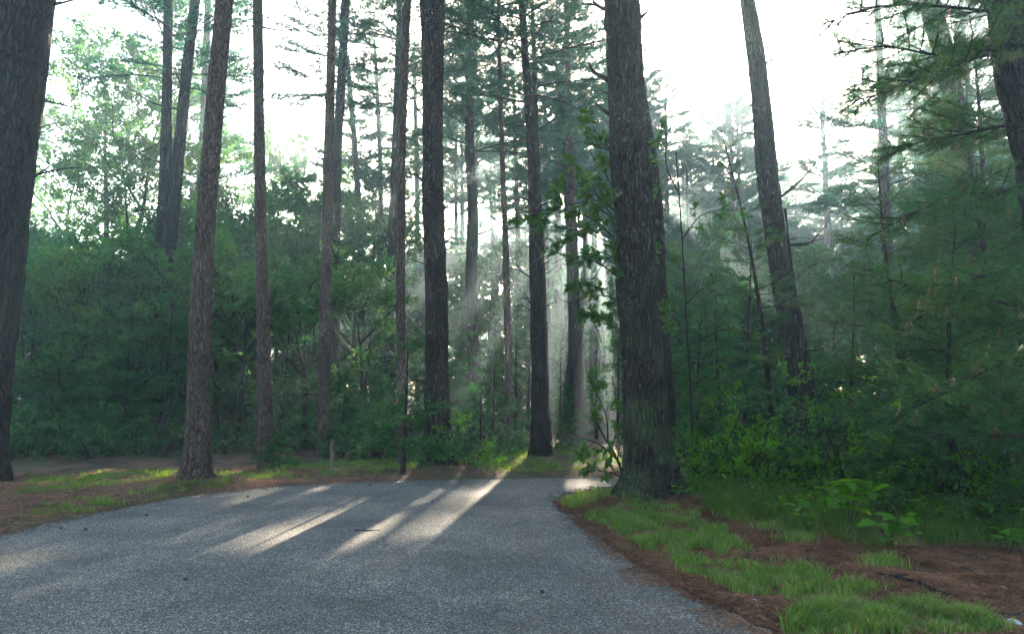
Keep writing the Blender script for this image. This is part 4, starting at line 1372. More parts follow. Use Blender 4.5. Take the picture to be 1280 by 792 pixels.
oak_sapling('oak sapling with lobed leaves hanging out to the left of the thick mossy trunk', 'oak_sapling', 10.9, [(812, 590), (800, 470), (790, 350), (775, 250), (760, 170)],
            [[(795, 420, 10.9), (770, 410, 10.4), (745, 398, 10.2), (725, 392, 10.1)], [(785, 290, 10.9), (752, 262, 10.5), (722, 240, 10.2), (705, 225, 10.1)], [(782, 275, 10.9), (760, 240, 10.5), (748, 220, 10.3)], [(790, 330, 10.9), (750, 280, 10.5), (700, 262, 10.3), (640, 268, 10.1), (618, 272, 10.0)], [(785, 300, 10.9), (740, 235, 10.6), (715, 215, 10.4), (690, 200, 10.4)],
             [(788, 360, 10.9), (750, 330, 10.4), (715, 320, 10.2), (690, 330, 10.1)], [(780, 270, 10.9), (745, 250, 10.4), (715, 255, 10.2), (690, 240, 10.2)],
             [(793, 390, 10.9), (760, 370, 10.5), (730, 372, 10.3), (712, 380, 10.2)], [(765, 190, 10.9), (745, 165, 10.7), (730, 160, 10.7)],
             [(790, 320, 10.9), (755, 300, 10.5), (730, 290, 10.3), (705, 300, 10.2)], [(775, 250, 10.9), (755, 215, 10.6), (740, 195, 10.5), (735, 175, 10.5)],
             [(790, 350, 10.9), (765, 320, 10.4), (740, 350, 10.3), (720, 358, 10.2)], [(785, 310, 10.9), (745, 290, 10.3), (700, 285, 10.1), (672, 262, 10.0)]], 0.118, 22, 71)
oak_sapling('leafy oak sapling on a thin upright stem just right of the thick trunk', 'oak_sapling', 11.6, [(868, 590), (862, 470), (857, 380), (852, 290), (845, 190)],
            [[(848, 240, 11.6), (835, 215, 11.5), (832, 190, 11.4), (838, 155, 11.4)], [(852, 300, 11.6), (875, 270, 11.4), (900, 262, 11.3), (918, 250, 11.2)], [(855, 340, 11.6), (835, 320, 11.4), (828, 300, 11.3)],
             [(857, 380, 11.6), (880, 360, 11.4), (905, 370, 11.3)], [(860, 430, 11.6), (885, 420, 11.4), (910, 410, 11.2), (935, 415, 11.1)], [(860, 420, 11.6), (845, 400, 11.3), (838, 390, 11.2)], [(863, 480, 11.6), (890, 470, 11.3), (915, 480, 11.2)]], 0.11, 14, 72)
oak_sapling('sunlit leafy shrub leaning out over the asphalt at the left foot of the thick trunk', 'oak_shrub', 10.9, [(786, 612), (772, 575), (752, 540), (738, 510)],
            [[(772, 575, 10.9), (750, 555, 10.7), (728, 548, 10.6), (712, 540, 10.6)], [(760, 552, 10.9), (758, 520, 10.7), (745, 490, 10.6), (735, 470, 10.6)], [(765, 560, 10.9), (772, 530, 10.7), (770, 500, 10.6), (765, 470, 10.6)],
             [(780, 600, 10.9), (765, 590, 10.6), (748, 588, 10.5)], [(772, 575, 10.9), (775, 555, 10.6), (780, 535, 10.5)]], 0.105, 14, 73, OVATE_LEAF, 0.3, 220, tmpl=OVATE)

# broad-leaved herbs in the foreground right


def herb(label, px, py, stems, seed, size, name='broadleaf_plant', mat_leaf=None):
    rng = np.random.default_rng(seed)
    g = on_ground(px, py)
    root = thing(name, (g[0], g[1], gz(g[0], g[1])), label, 'plant')
    for (dx, dy, h, n) in stems:
        mb = MB()
        q = np.linspace(0, 1, 5)[:, None]
        st = np.array([dx, dy, 0]) * q ** 1.2 + np.array([0, 0, h]) * q - np.array([0, 0, .03]) * (q == 0)
        mb.tube(st, np.linspace(0.006, 0.003, 5), 5)
        link('stem', mb.mesh('stem', [M['twig']], True), root)
        for k in range(n):
            f = 1.0 if k < n * 0.6 else rng.uniform(0.5, 0.9)
            p = np.array([dx * f ** 1.2, dy * f ** 1.2, h * f])
            a = k * 2.4 + rng.normal(0, .3)
            D = unit(np.array([math.cos(a), math.sin(a), rng.uniform(-.15, .3)]))
            n_ = unit(np.array([0, 0, 1.0]) + rng.normal(0, .28, 3))
            s = size * rng.uniform(0.7, 1.15)
            Sx = unit(np.cross(n_, D))
            Z = np.cross(D, Sx)
            p = p + D * 0.02
            link('leaf', (mat_leaf or BROAD_LEAF)[int(rng.integers(3))], root, mat=Matrix(np.vstack([np.column_stack([D * s, Sx * s * 1.25, Z * s, p]), [0, 0, 0, 1]]).tolist()))
    return root


herb('tall bright green plant with broad flat leaves on the right verge', 1062, 672, [(-.16, -.05, .46, 8), (0.0, 0, .52, 9), (.12, .05, .5, 9), (.2, -.02, .42, 7), (-.05, -.1, .36, 6)], 81, 0.2)
herb('small single-stemmed plant with a few pale leaves left of the tall bright plant', 1010, 672, [(-.1, -.02, .28, 6), (-.02, 0, .2, 4)], 82, 0.15)
herb('low dark-leaved plant with bluish leaves in front of the tall bright plant', 1112, 692, [(-.1, 0, .22, 7), (.1, 0, .26, 8), (0, -.08, .16, 6)], 83, 0.19)
herb('leafy weed at the right border low in the picture', 1262, 700, [(-.05, 0, .22, 6), (.08, 0, .2, 6)], 84, 0.14)
herb('grey-green leafy sprig hanging bright against the dark bank, above the lit grass', 1185, 636, [(-.05, 0, .62, 9), (.08, .05, .5, 7)], 85, 0.15)
herb('small ground plant with round leaves at the foot of the thick trunk', 800, 634, [(-.05, 0, .14, 6), (.06, 0, .12, 6)], 86, 0.09)
herb('tuft of leaves beside the right root of the thick trunk', 850, 640, [(-.03, 0, .16, 6), (.06, 0, .13, 6)], 87, 0.09)

# ------------------------------------------------------------------ ground, road
xs = np.sinh(np.linspace(-4.9, 4.9, 281)) * 3.2
ysg = np.r_[np.linspace(-60, 2, 30)[:-1], np.linspace(2, 24, 190), 24 + np.sinh(np.linspace(0, 4.6, 70))[1:] * 4.0]
GX, GY = np.meshgrid(xs, ysg)
GP = np.stack([GX.ravel(), GY.ravel()], -1)
near = (np.abs(GP[:, 0]) < 60) & (GP[:, 1] < 90)
GZ = np.zeros(len(GP))
GZ[near] = ground_z(GP[near])
nx, ny = len(xs), len(ysg)
i = np.arange(ny - 1)[:, None] * nx
j = np.arange(nx - 1)[None, :]
Q = np.stack([i + j, i + j + 1, i + nx + j + 1, i + nx + j], -1).reshape(-1, 4)
mb = MB()
mb.add(np.column_stack([GP, GZ]), None, Q, 0)
kind(link('ground', mb.mesh('ground', [ground_material()], True)), 'structure')

mb = MB()
n = len(EDGE_A)
RZ = 0.012
A3 = np.column_stack([EDGE_A, np.full(n, RZ)])
B3 = np.column_stack([EDGE_B, np.full(n, RZ)])
cols = 9
V = np.stack([A3 + (B3 - A3) * (c / (cols - 1)) for c in range(cols)], 1).reshape(-1, 3)
i = np.arange(n - 1)[:, None] * cols
j = np.arange(cols - 1)[None, :]
Q = np.stack([i + j, i + j + 1, i + cols + j + 1, i + cols + j], -1).reshape(-1, 4)
mb.add(V, None, Q[:, ::-1], 0)
for E, sg in ((EDGE_A, 1), (EDGE_B, -1)):
    tn = unit(np.gradient(E, axis=0))
    nrm = np.stack([-tn[:, 1], tn[:, 0]], -1) * sg
    lo = np.column_stack([E + nrm * 0.03, np.full(n, -0.05)])
    hi = np.column_stack([E, np.full(n, RZ)])
    q = np.arange(n - 1)
    mb.add(np.vstack([hi, lo]), None, np.stack([q, q + 1, n + q + 1, n + q], -1), 0)
kind(link('road', mb.mesh('road', [asphalt_material()])), 'structure')

# ------------------------------------------------------------------ grass, needles, leaf litter
gr = np.random.default_rng(17)


def in_poly(P, poly):
    inside = np.zeros(len(P), bool)
    poly = np.asarray(poly)
    for a, b in zip(poly, np.roll(poly, -1, axis=0)):
        c = (a[1] > P[:, 1]) != (b[1] > P[:, 1])
        with np.errstate(divide='ignore', invalid='ignore'):
            xi = (b[0] - a[0]) * (P[:, 1] - a[1]) / (b[1] - a[1] if b[1] != a[1] else 1e-9) + a[0]
        inside ^= c & (P[:, 0] < xi)
    return inside


def scatter(poly_px, n, rng, patch=None, thr=0.45, seed=0):
    poly = np.array([on_ground(*p)[:2] for p in poly_px])
    lo, hi = poly.min(0), poly.max(0)
    P = rng.uniform(lo, hi, (n, 2))
    P = P[in_poly(P, poly)]
    if patch:
        nz = 0.65 * vnoise(P[:, 0] * patch, P[:, 1] * patch, seed) + 0.35 * vnoise(P[:, 0] * patch * 3, P[:, 1] * patch * 3, seed + 9)
        P = P[nz + rng.normal(0, 0.05, len(P)) > thr]
    P = P[road_dist(P) > 0.06]
    return P


def blades(name, P, h, w, mat, rng, clump=0.0, curve=0.35):
    n = len(P)
    z = ground_z(P) - 0.01
    hh = h * rng.uniform(0.4, 1.2, n) * (0.3 + 1.3 * vnoise(P[:, 0] * 7, P[:, 1] * 7, 12))
    a = rng.uniform(0, 6.283, n)
    lean = np.stack([np.cos(a), np.sin(a)], -1) * (hh * curve * rng.uniform(0.2, 1.5, n))[:, None]
    b = rng.uniform(0, 6.283, n)
    side = np.stack([np.cos(b), np.sin(b)], -1) * (w * rng.uniform(0.6, 1.2, n))[:, None] * 0.5
    b0 = np.column_stack([P, z])
    mid = np.column_stack([P + lean * 0.3, z + hh * 0.6])
    tip = np.column_stack([P + lean, z + hh * rng.uniform(0.82, 1.0, n)])
    s3 = np.column_stack([side, np.zeros(n)])
    V = np.stack([b0 - s3, b0 + s3, mid + s3 * 0.8, mid - s3 * 0.8, tip], 1).reshape(-1, 3)
    k = np.arange(n)[:, None] * 5
    mb = MB()
    mb.add(V, (k + np.array([[3, 2, 4]])), (k + np.array([[0, 1, 2, 3]])), 0)
    return kind(link(name, mb.mesh(name, [mat])), 'stuff')


V1 = [(700, 629), (745, 617), (800, 640), (870, 650), (940, 690), (1000, 722), (1100, 748), (1080, 768), (985, 755), (930, 745), (880, 728), (820, 700), (770, 668), (725, 647)]
V2 = [(985, 800), (1000, 772), (1050, 764), (1130, 762), (1230, 785), (1260, 800)]


def tufts(C, per, rad, rng):
    """Blades gathered in tufts round the centres C."""
    k = rng.poisson(per * rng.uniform(0.3, 1.7, len(C)))
    P = np.repeat(C, k, axis=0)
    return P + rng.normal(0, 1, P.shape) * np.repeat(rad * rng.uniform(0.5, 1.4, len(C)), k)[:, None]


verge = np.vstack([tufts(scatter(V1, 2900, gr, 2.2, 0.42, 1), 19, 0.035, gr), tufts(scatter(V2, 1100, gr, 2.5, 0.40, 2), 20, 0.035, gr), scatter(V1, 9000, gr, 2.2, 0.40, 1)])
for (px, py, rad, cnt) in [(1100, 714, .16, 420), (1075, 744, .13, 300), (1020, 728, .12, 260), (965, 664, .2, 350), (1000, 680, .2, 300), (930, 655, .2, 300), (845, 655, .25, 400)]:
    g = on_ground(px, py)[:2]
    verge = np.vstack([verge, g + gr.normal(0, rad * 0.55, (cnt, 2))])
verge = verge[road_dist(verge) > 0.06]
blades('grass', verge, 0.105, 0.0085, M['grass'], gr, curve=0.6)
blades('dry_grass', verge[gr.random(len(verge)) < 0.16] + gr.normal(0, 0.03, (1, 2)), 0.11, 0.005, M['straw'], gr, curve=1.1)
V3 = [(855, 612), (960, 600), (1060, 640), (1290, 630), (1290, 697), (1160, 694), (1090, 695), (1000, 672), (930, 660), (860, 640)]
blades('tall_grass', np.vstack([tufts(scatter(V3, 1500, gr, 1.6, 0.42, 3), 26, 0.05, gr), scatter(V3, 6000, gr)]), 0.28, 0.006, M['dry_grass'], gr, curve=0.9)
V4 = [(380, 602), (460, 597), (560, 594), (640, 593), (770, 592), (790, 570), (700, 556), (600, 556), (560, 570), (430, 575), (340, 585), (320, 600)]
V5 = [(20, 620), (150, 612), (300, 604), (420, 598), (420, 590), (300, 592), (150, 592), (40, 596)]
V6 = [(40, 650), (130, 640), (300, 612), (300, 606), (150, 622), (40, 634)]
blades('short_grass', np.vstack([tufts(scatter(V4, 5200, gr, 1.2, 0.44, 4), 9, 0.05, gr), tufts(scatter(V5, 2400, gr, 1.3, 0.56, 5), 9, 0.05, gr), tufts(scatter(V6, 900, gr, 2.5, 0.58, 6), 12, 0.04, gr)]), 0.085, 0.008, M['grass'], gr)


def lay_needles(name, P, rng, ln=0.09, w=0.0038, mat='litter'):
    n = len(P)
    d = road_dist(P)
    z = np.where(d < 0, RZ, ground_z(P)) + 0.004 + rng.random(n) * 0.014 * np.clip(d / 0.3 + 0.4, 0.2, 1)
    a = rng.uniform(0, 6.283, n)
    t = np.stack([np.cos(a), np.sin(a)], -1)
    nn = np.stack([-t[:, 1], t[:, 0]], -1)
    L = (ln * rng.uniform(0.5, 1.2, n))[:, None]
    bend = rng.normal(0, 0.12, n)[:, None] * L
    zt = z + rng.uniform(-0.002, 0.012, n)
    p0, p1, p2 = P - t * L / 2, P + nn * bend, P + t * L / 2
    W = nn * w
    V = np.stack([np.column_stack([p0, z]), np.column_stack([p1 + W, z + 0.003]), np.column_stack([p1 - W, z + 0.003]), np.column_stack([p2, zt])], 1).reshape(-1, 3)
    k = np.arange(n)[:, None] * 4
    mb = MB()
    mb.add(V, np.concatenate([k + np.array([[0, 2, 1]]), k + np.array([[1, 2, 3]])]), None, 0)
    return kind(link(name, mb.mesh(name, [M[mat]])), 'stuff')


# along the right verge and on the bare patches
L1 = [(690, 626), (760, 618), (900, 640), (1100, 690), (1290, 690), (1330, 830), (850, 830), (760, 700)]
poly = np.array([on_ground(*p)[:2] for p in L1])
Pn = gr.uniform(poly.min(0), poly.max(0), (230000, 2))
Pn = Pn[in_poly(Pn, poly)]
dn = road_dist(Pn)
keep = (dn > -0.02) | (gr.random(len(Pn)) < np.exp(dn / 0.13) * 0.75 * (vnoise(Pn[:, 0] * 3, Pn[:, 1] * 3, 4) > 0.4))
keep &= gr.random(len(Pn)) < np.clip(0.35 + vnoise(Pn[:, 0] * 1.7, Pn[:, 1] * 1.7, 31) * 1.1, 0, 1)
lay_needles('needle_litter', Pn[keep], gr)
L2 = [(-20, 690), (0, 676), (250, 624), (480, 604), (480, 585), (200, 585), (-40, 600)]
poly = np.array([on_ground(*p)[:2] for p in L2])
Pn = gr.uniform(poly.min(0), poly.max(0), (90000, 2))
Pn = Pn[in_poly(Pn, poly)]
dn = road_dist(Pn)
Pn = Pn[(dn > -0.02) | (gr.random(len(Pn)) < np.exp(dn / 0.06) * 0.5)]
lay_needles('needle_carpet', Pn, gr, 0.10, 0.0035)

Pr = gr.uniform((-5.2, 3.5), (1.6, 13.0), (5200, 2))
dr_ = road_dist(Pr)
Pr = Pr[(dr_ < -0.03) & (gr.random(len(Pr)) < 0.18 + 0.6 * np.exp(dr_ / 0.5) + 0.35 * (vnoise(Pr[:, 0] * .8, Pr[:, 1] * .8, 3) > .62))]
lay_needles('road_litter', Pr, gr, 0.085, 0.0016)

# crumbs of asphalt and grit along the ragged road edges
cr_ = np.random.default_rng(31)
Eb = np.vstack([EDGE_B[(EDGE_B[:, 1] > 3.5) & (EDGE_B[:, 1] < 13)], EDGE_A[(EDGE_A[:, 1] > 5) & (EDGE_A[:, 1] < 14.5)]])
Pc = Eb[cr_.integers(len(Eb), size=2600)] + cr_.normal(0, 0.09, (2600, 2))
dc = road_dist(Pc)
sz = 0.007 * cr_.uniform(0.5, 2.2, len(Pc))
zc = np.where(dc < 0, RZ, ground_z(Pc)) + sz * 0.4
octa = np.array([[1, 0, 0], [0, 1, 0], [-1, 0, 0], [0, -1, 0], [0, 0, .8], [0, 0, -.8]])
Vc = np.column_stack([Pc, zc])[:, None, :] + sz[:, None, None] * octa[None] * cr_.uniform(.6, 1.4, (len(Pc), 6, 1))
fo = np.array([[0, 1, 4], [1, 2, 4], [2, 3, 4], [3, 0, 4], [1, 0, 5], [2, 1, 5], [3, 2, 5], [0, 3, 5]])
mb = MB()
mb.add(Vc.reshape(-1, 3), (np.arange(len(Pc))[:, None, None] * 6 + fo[None]).reshape(-1, 3), None, 0)
kind(link('edge_gravel', mb.mesh('edge_gravel', [M['grit']])), 'stuff')

# broken twigs and bark chips lying in the needles
tg = np.random.default_rng(29)
Pt = np.vstack([scatter(L1, 2600, tg), scatter(L2, 1500, tg)])
mb = MB()
zt_ = ground_z(Pt) + 0.012
a = tg.uniform(0, 6.283, len(Pt))
t3 = np.stack([np.cos(a), np.sin(a), tg.normal(0, .12, len(Pt))], -1)
n3 = np.stack([-np.sin(a), np.cos(a), 0 * a], -1)
hl = (0.035 * tg.uniform(0.3, 1.6, len(Pt)))[:, None]
hw = np.where(tg.random(len(Pt)) < 0.3, 0.012, 0.0035)[:, None] * tg.uniform(.6, 1.3, (len(Pt), 1))
c3 = np.column_stack([Pt, zt_])
up3 = np.array([0, 0, 1.0]) * hw * 0.9
Vt = np.stack([c3 - t3 * hl - n3 * hw, c3 - t3 * hl + n3 * hw, c3 - t3 * hl + up3, c3 + t3 * hl - n3 * hw * .7, c3 + t3 * hl + n3 * hw * .7, c3 + t3 * hl + up3 * .7], 1).reshape(-1, 3)
kq = np.arange(len(Pt))[:, None] * 6
mb.add(Vt, np.concatenate([kq + np.array([[0, 2, 1]]), kq + np.array([[3, 4, 5]])]), np.concatenate([kq + np.array([[0, 3, 5, 2]]), kq + np.array([[1, 2, 5, 4]])]), 0)
kind(link('twig_litter', mb.mesh('twig_litter', [M['cone']])), 'stuff')

# fallen leaves by the thick trunk and along the far edge
Lf = np.vstack([scatter([(720, 618), (770, 612), (800, 634), (850, 645), (760, 640)], 700, gr), scatter([(600, 597), (780, 596), (780, 588), (600, 588)], 500, gr), scatter(V1, 500, gr), scatter([(0, 660), (300, 612), (300, 600), (0, 606)], 900, gr), scatter(L1, 900, gr)])
z = ground_z(Lf) + 0.015
mb = MB()
D = unit(np.column_stack([gr.normal(size=(len(Lf), 2)), gr.normal(0, .2, len(Lf))]))
leaves(mb, OVATE, np.column_stack([Lf, z]), D, unit(gr.normal(0, .3, (len(Lf), 3)) + np.array([0, 0, 1.0])), 0.055 * gr.uniform(.6, 1.3, len(Lf)), 0)
kind(link('leaf_litter', mb.mesh('leaf_litter', [M['dead_leaf']])), 'stuff')

# low green weeds on the right bank
wd = np.random.default_rng(19)
Pw = scatter([(845, 625), (980, 605), (1100, 640), (1290, 640), (1290, 690), (1100, 685), (960, 655)], 5200, wd, 1.4, 0.42, 14)
zw = ground_z(Pw) + wd.uniform(0.03, 0.34, len(Pw))
mb = MB()
D = unit(np.column_stack([wd.normal(size=(len(Pw), 2)), wd.normal(0, .35, len(Pw))]))
leaves(mb, OVATE, np.column_stack([Pw, zw]), D, unit(wd.normal(0, .45, (len(Pw), 3)) + np.array([0, 0, 1.0])), 0.075 * wd.uniform(.5, 1.3, len(Pw)), 0)
kind(link('weeds', mb.mesh('weeds', [M['leaf_broad']])), 'stuff')

# ------------------------------------------------------------------ small single things


def rock(label, px, py, s, seed, mat='stone', group=None):
    rng = np.random.default_rng(seed)
    g = on_ground(px, py)
    mb = MB()
    nu, nv = 10, 7
    u, v = np.meshgrid(np.linspace(0, 2 * math.pi, nu, endpoint=False), np.linspace(0.12, math.pi - 0.12, nv))
    V = np.stack([np.cos(u) * np.sin(v), np.sin(u) * np.sin(v), np.cos(v)], -1)
    V *= (0.75 + 0.5 * vnoise(V[..., 0] * 1.7 + seed, V[..., 1] * 1.7, V[..., 2] * 1.7))[..., None]
    V = V.reshape(-1, 3) * np.array([s, s * 0.7, s * 0.45])
    i = np.arange(nv - 1)[:, None] * nu
    j = np.arange(nu)[None, :]
    mb.add(V, None, np.stack([i + j, i + nu + j, i + nu + (j + 1) % nu, i + (j + 1) % nu], -1).reshape(-1, 4), 0)
    mb.add(V[:nu], [[0, k, k + 1] for k in range(1, nu - 1)], None, 0)
    o = link('stone', mb.mesh('stone', [M[mat]]), None, (g[0], g[1], gz(g[0], g[1]) + s * 0.18), (0, 0, rng.uniform(0, 6)))
    return tag(o, label, 'stone', group)


rock('pale stone on brown needles beside the asphalt, lowest of three pale stones', 942, 757, 0.035, 1)
rock('flat pale stone between grass tufts, middle of the three pale stones', 990, 745, 0.035, 2)
rock('pale stone half in the grass, topmost of the three pale stones', 1005, 735, 0.03, 3)
rock('dark stone on the bare soil in front of the tall bright plant', 1012, 697, 0.045, 4, 'deadwood')
rock('grey stone in the lower right corner of the picture', 1268, 788, 0.06, 5)
rock('tiny white pebble on the needles near the fallen branch', 1037, 702, 0.016, 6)
rock('little pale stone on the grass verge right of the thick trunk', 850, 655, 0.022, 7)


def stick(label, pxs, r0, name='stick', forks=2, mat='deadwood', lift=0.0, seed=0):
    rng = np.random.default_rng(seed)
    P = np.array([on_ground(x, y) for x, y in pxs])
    rd = road_dist(P)
    P[:, 2] = np.where(rd < 0, RZ, ground_z(P)) + r0 * 0.8 + lift
    c = P.mean(0)
    mb = MB()
    ax = smooth_line(P, 4 * len(P)) - c
    rr = np.linspace(r0, r0 * 0.45, len(ax)) * rng.uniform(0.85, 1.15, len(ax))
    mb.tube(ax, rr, 8)
    for k in range(forks):
        i = int(rng.integers(2, len(ax) - 2))
        d = unit(ax[-1] - ax[0] + rng.normal(0, .5, 3) * np.linalg.norm(ax[-1] - ax[0]) * np.array([1, 1, .15]))
        ln = np.linalg.norm(ax[-1] - ax[0]) * rng.uniform(.12, .3)
        mb.tube(ax[i] + d * ln * np.linspace(0, 1, 3)[:, None], [r0 * .5, r0 * .35, r0 * .15], 5)
    o = link(name, mb.mesh(name, [M[mat]], True), None, tuple(c))
    return tag(o, label, 'branch' if 'branch' in name else 'stick')


stick('grey weathered fallen branch on the brown needles in the right foreground', [(1098, 729), (1125, 738), (1150, 744), (1170, 752), (1192, 756)], 0.022, 'fallen_branch', 3, 'bark_dark', seed=1)
stick('dark broken stick on bare soil in front of the tall bright plant', [(1012, 707), (1028, 708), (1048, 710)], 0.014, seed=2)
stick('thin twig lying alone in the middle of the asphalt', [(443, 664), (458, 664.5), (475, 664)], 0.008, 'twig', 0, seed=3)
stick('short dark stick on the needles of the left verge', [(176, 622), (184, 623), (192, 623)], 0.014, seed=4)
stick('thin twig along the upper rim of the bare patch, left of the small plant', [(968, 689), (985, 690), (1005, 688)], 0.006, 'twig', 1, seed=5)
stick('dark stick at the right border in the lower corner', [(1250, 778), (1266, 780), (1282, 776)], 0.018, seed=6)
stick('bent grey stick in the sunny grass near the right border', [(1225, 672), (1236, 664), (1250, 655)], 0.016, 'stick', 0, 'bark_dark', 0.05, 7)
stick('slender twig across the needles close to the asphalt edge in front', [(905, 742), (930, 752), (955, 765)], 0.004, 'twig', 0, seed=8)

# pine cones on the asphalt
cm = MB()
nu, nv = 12, 9
u, v = np.meshgrid(np.linspace(0, 2 * math.pi, nu, endpoint=False), np.linspace(0.02, 0.98, nv))
prof = np.sin(v * math.pi) ** 0.7 * 0.5
bmp = 1 + 0.25 * (((np.arange(nu)[None, :] + np.arange(nv)[:, None]) % 2) * 2 - 1)
V = np.stack([(v - .5) * 2.0, np.cos(u) * prof * bmp, np.sin(u) * prof * bmp], -1).reshape(-1, 3) * 0.022
i = np.arange(nv - 1)[:, None] * nu
j = np.arange(nu)[None, :]
cm.add(V, None, np.stack([i + j, i + nu + j, i + nu + (j + 1) % nu, i + (j + 1) % nu], -1).reshape(-1, 4), 0)
CONE = cm.mesh('pine_cone', [M['cone']])
for k, (px, py, lab) in enumerate([(183, 646, 'small dark pine cone by the left road edge, farthest right of three'), (76, 662, 'small dark pine cone on the asphalt close to the left border'), (107, 664, 'tiny dark pine cone on the asphalt between two larger ones on the left'),
                                   (232, 727, 'dark pine cone on the shaded asphalt below the sunny patch'), (678, 743, 'small dark pine cone alone on the lower middle of the asphalt'), (463, 607, 'dark pine cone at the far edge of the asphalt right of the post'),
                                   (540, 628, 'tiny dark pine cone on the asphalt in front of the centre trunk'), (310, 622, 'tiny dark pine cone on the asphalt below the slim reddish trunk')]):
    g = on_ground(px, py)
    tag(link('pine_cone', CONE, None, (g[0], g[1], RZ + 0.012), (0, 0, k * 1.3), 0.9 + 0.1 * (k % 3)), lab, 'pine cone', 'pine cones on the asphalt')

# short wooden post with a pale slab at its foot
g = on_ground(415, 587)
root = thing('wooden_post', (g[0], g[1], gz(g[0], g[1])), 'short square wooden post on the grass beyond the road', 'post')


def box(mb, lo, hi, bev=0.006):
    x0, y0, z0 = lo
    x1, y1, z1 = hi
    rings = []
    for z, b in ((z0, 0), (z1 - bev, 0), (z1, bev)):
        rings.append([(x0 + b + bev, y0 + b, z), (x1 - b - bev, y0 + b, z), (x1 - b, y0 + b + bev, z), (x1 - b, y1 - b - bev, z), (x1 - b - bev, y1 - b, z), (x0 + b + bev, y1 - b, z), (x0 + b, y1 - b - bev, z), (x0 + b, y0 + b + bev, z)])
    V = np.array(rings).reshape(-1, 3)
    q = [[r * 8 + k, r * 8 + (k + 1) % 8, r * 8 + 8 + (k + 1) % 8, r * 8 + 8 + k] for r in range(2) for k in range(8)]
    t = [[16, 16 + k, 16 + k + 1] for k in range(1, 7)]
    mb.add(V, t, q, 0)


mb = MB()
box(mb, (-.03, -.03, -.05), (.03, .03, .5))
link('shaft', mb.mesh('shaft', [M['post_wood']]), root)
mb = MB()
box(mb, (-.036, -.036, .5), (.036, .036, .53), 0.01)
link('cap', mb.mesh('cap', [M['deadwood']]), root)
mb = MB()
box(mb, (.003, -.042, .3), (.026, -.031, .43), 0.004)
link('marker_plate', mb.mesh('marker_plate', [M['deadwood']]), root)
g = on_ground(420, 590)
mb = MB()
box(mb, (-.095, -.08, 0), (.095, .08, .025), 0.008)
tag(link('slab', mb.mesh('slab', [M['concrete']]), None, (g[0], g[1], gz(g[0], g[1]) - 0.005), (0, 0, .15)), 'small pale flat slab on the ground at the foot of the wooden post', 'slab')

# single bright leaves
for k, (px, py, d, mt, lab) in enumerate([(1043, 486, 12.0, 'red', 'single red leaf among the green on the right bank'), (901, 600, 10.8, 'leaf_yellow', 'single yellow leaf in the thicket right of the thick trunk'), (925, 638, 9.5, 'leaf_yellow', 'yellow leaf on the grass right of the thick trunk')]):
    if mt == 'red':
        M['red'] = plain_mat('red_leaf', (0.5, 0.05, 0.02), 0.6, 20)
    lm = leaf_mesh(OVATE, M[mt], -0.2)
    p = at(px, py, d)
    tag(link('leaf', lm, None, tuple(p), (1.2, 0.5, k), 0.08), lab, 'leaf')

# ------------------------------------------------------------------ which one is which: say between what it stands
MARKS = [(-200, 'left border'), (0, 'left border trunks'), (199, 'twin-stemmed pine'), (249, 'flared reddish trunk'), (331, 'slim bushy-footed trunk'), (405, 'pale slender trunk'), (502, 'slender reddish trunk'),
         (546, 'big centre trunk'), (592, 'wavy trunk'), (674, 'shadow-casting trunk'), (724, 'trunk in the sunbeam'), (803, 'thick mossy trunk'), (997, 'leaning trunk'), (1110, 'ghostly misty trunk'), (1190, 'grey leaning trunk'), (1290, 'right border'), (1500, 'right border')]
ORD = ['front', 'second', 'third', 'fourth', 'fifth', 'sixth', 'seventh', 'eighth', 'ninth', 'tenth', 'eleventh', 'twelfth', 'thirteenth', 'fourteenth', 'fifteenth', 'sixteenth', 'seventeenth', 'eighteenth', 'nineteenth', 'twentieth', 'twenty-first', 'twenty-second', 'twenty-third', 'twenty-fourth', 'twenty-fifth', 'twenty-sixth', 'twenty-seventh', 'twenty-eighth', 'twenty-ninth', 'thirtieth', 'thirty-first', 'thirty-second']
HEAD = {'pale green saplings of the left thicket': 'pale-green leafy sapling', 'dark leafy trees of the understorey': 'dark leafy understorey tree', 'young pines of the left thicket': 'dark thicket pine', 'young pines beyond the road': 'low shaded young pine', 'young pines of the right bank': 'dense young pine',
        'hazy far pines on the right': 'bluish hazy far pine', 'far pines beyond the bend': 'backlit far pine', 'shrubs along the wood edge': 'low dark edge shrub', 'shrubs of the right bank': 'leafy thicket shrub'}
cells = {}
for o in bpy.data.objects:
    if o.parent is None and o.get('group') in HEAD:
        px = 640 + F_PX * o.location.x / o.location.y
        i = max(k for k in range(len(MARKS) - 1) if px >= MARKS[k][0] or k == 0)
        cells.setdefault((o['group'], i), []).append(o)
for (g_, i), lst in cells.items():
    lst.sort(key=lambda o: o.location.y)
    a_, b_ = MARKS[i][1], MARKS[i + 1][1]
    where = f'between {a_} and {b_}' if a_ != b_ else f'by the {a_}'
    for k, o in enumerate(lst):
        rank = '' if len(lst) == 1 else ' rearmost' if k == len(lst) - 1 else ' ' + ORD[min(k, 31)] + (' from the front' if k else '')
        o['label'] = f'{HEAD[g_]}{("," + rank + ",") if rank else ""} {where}'

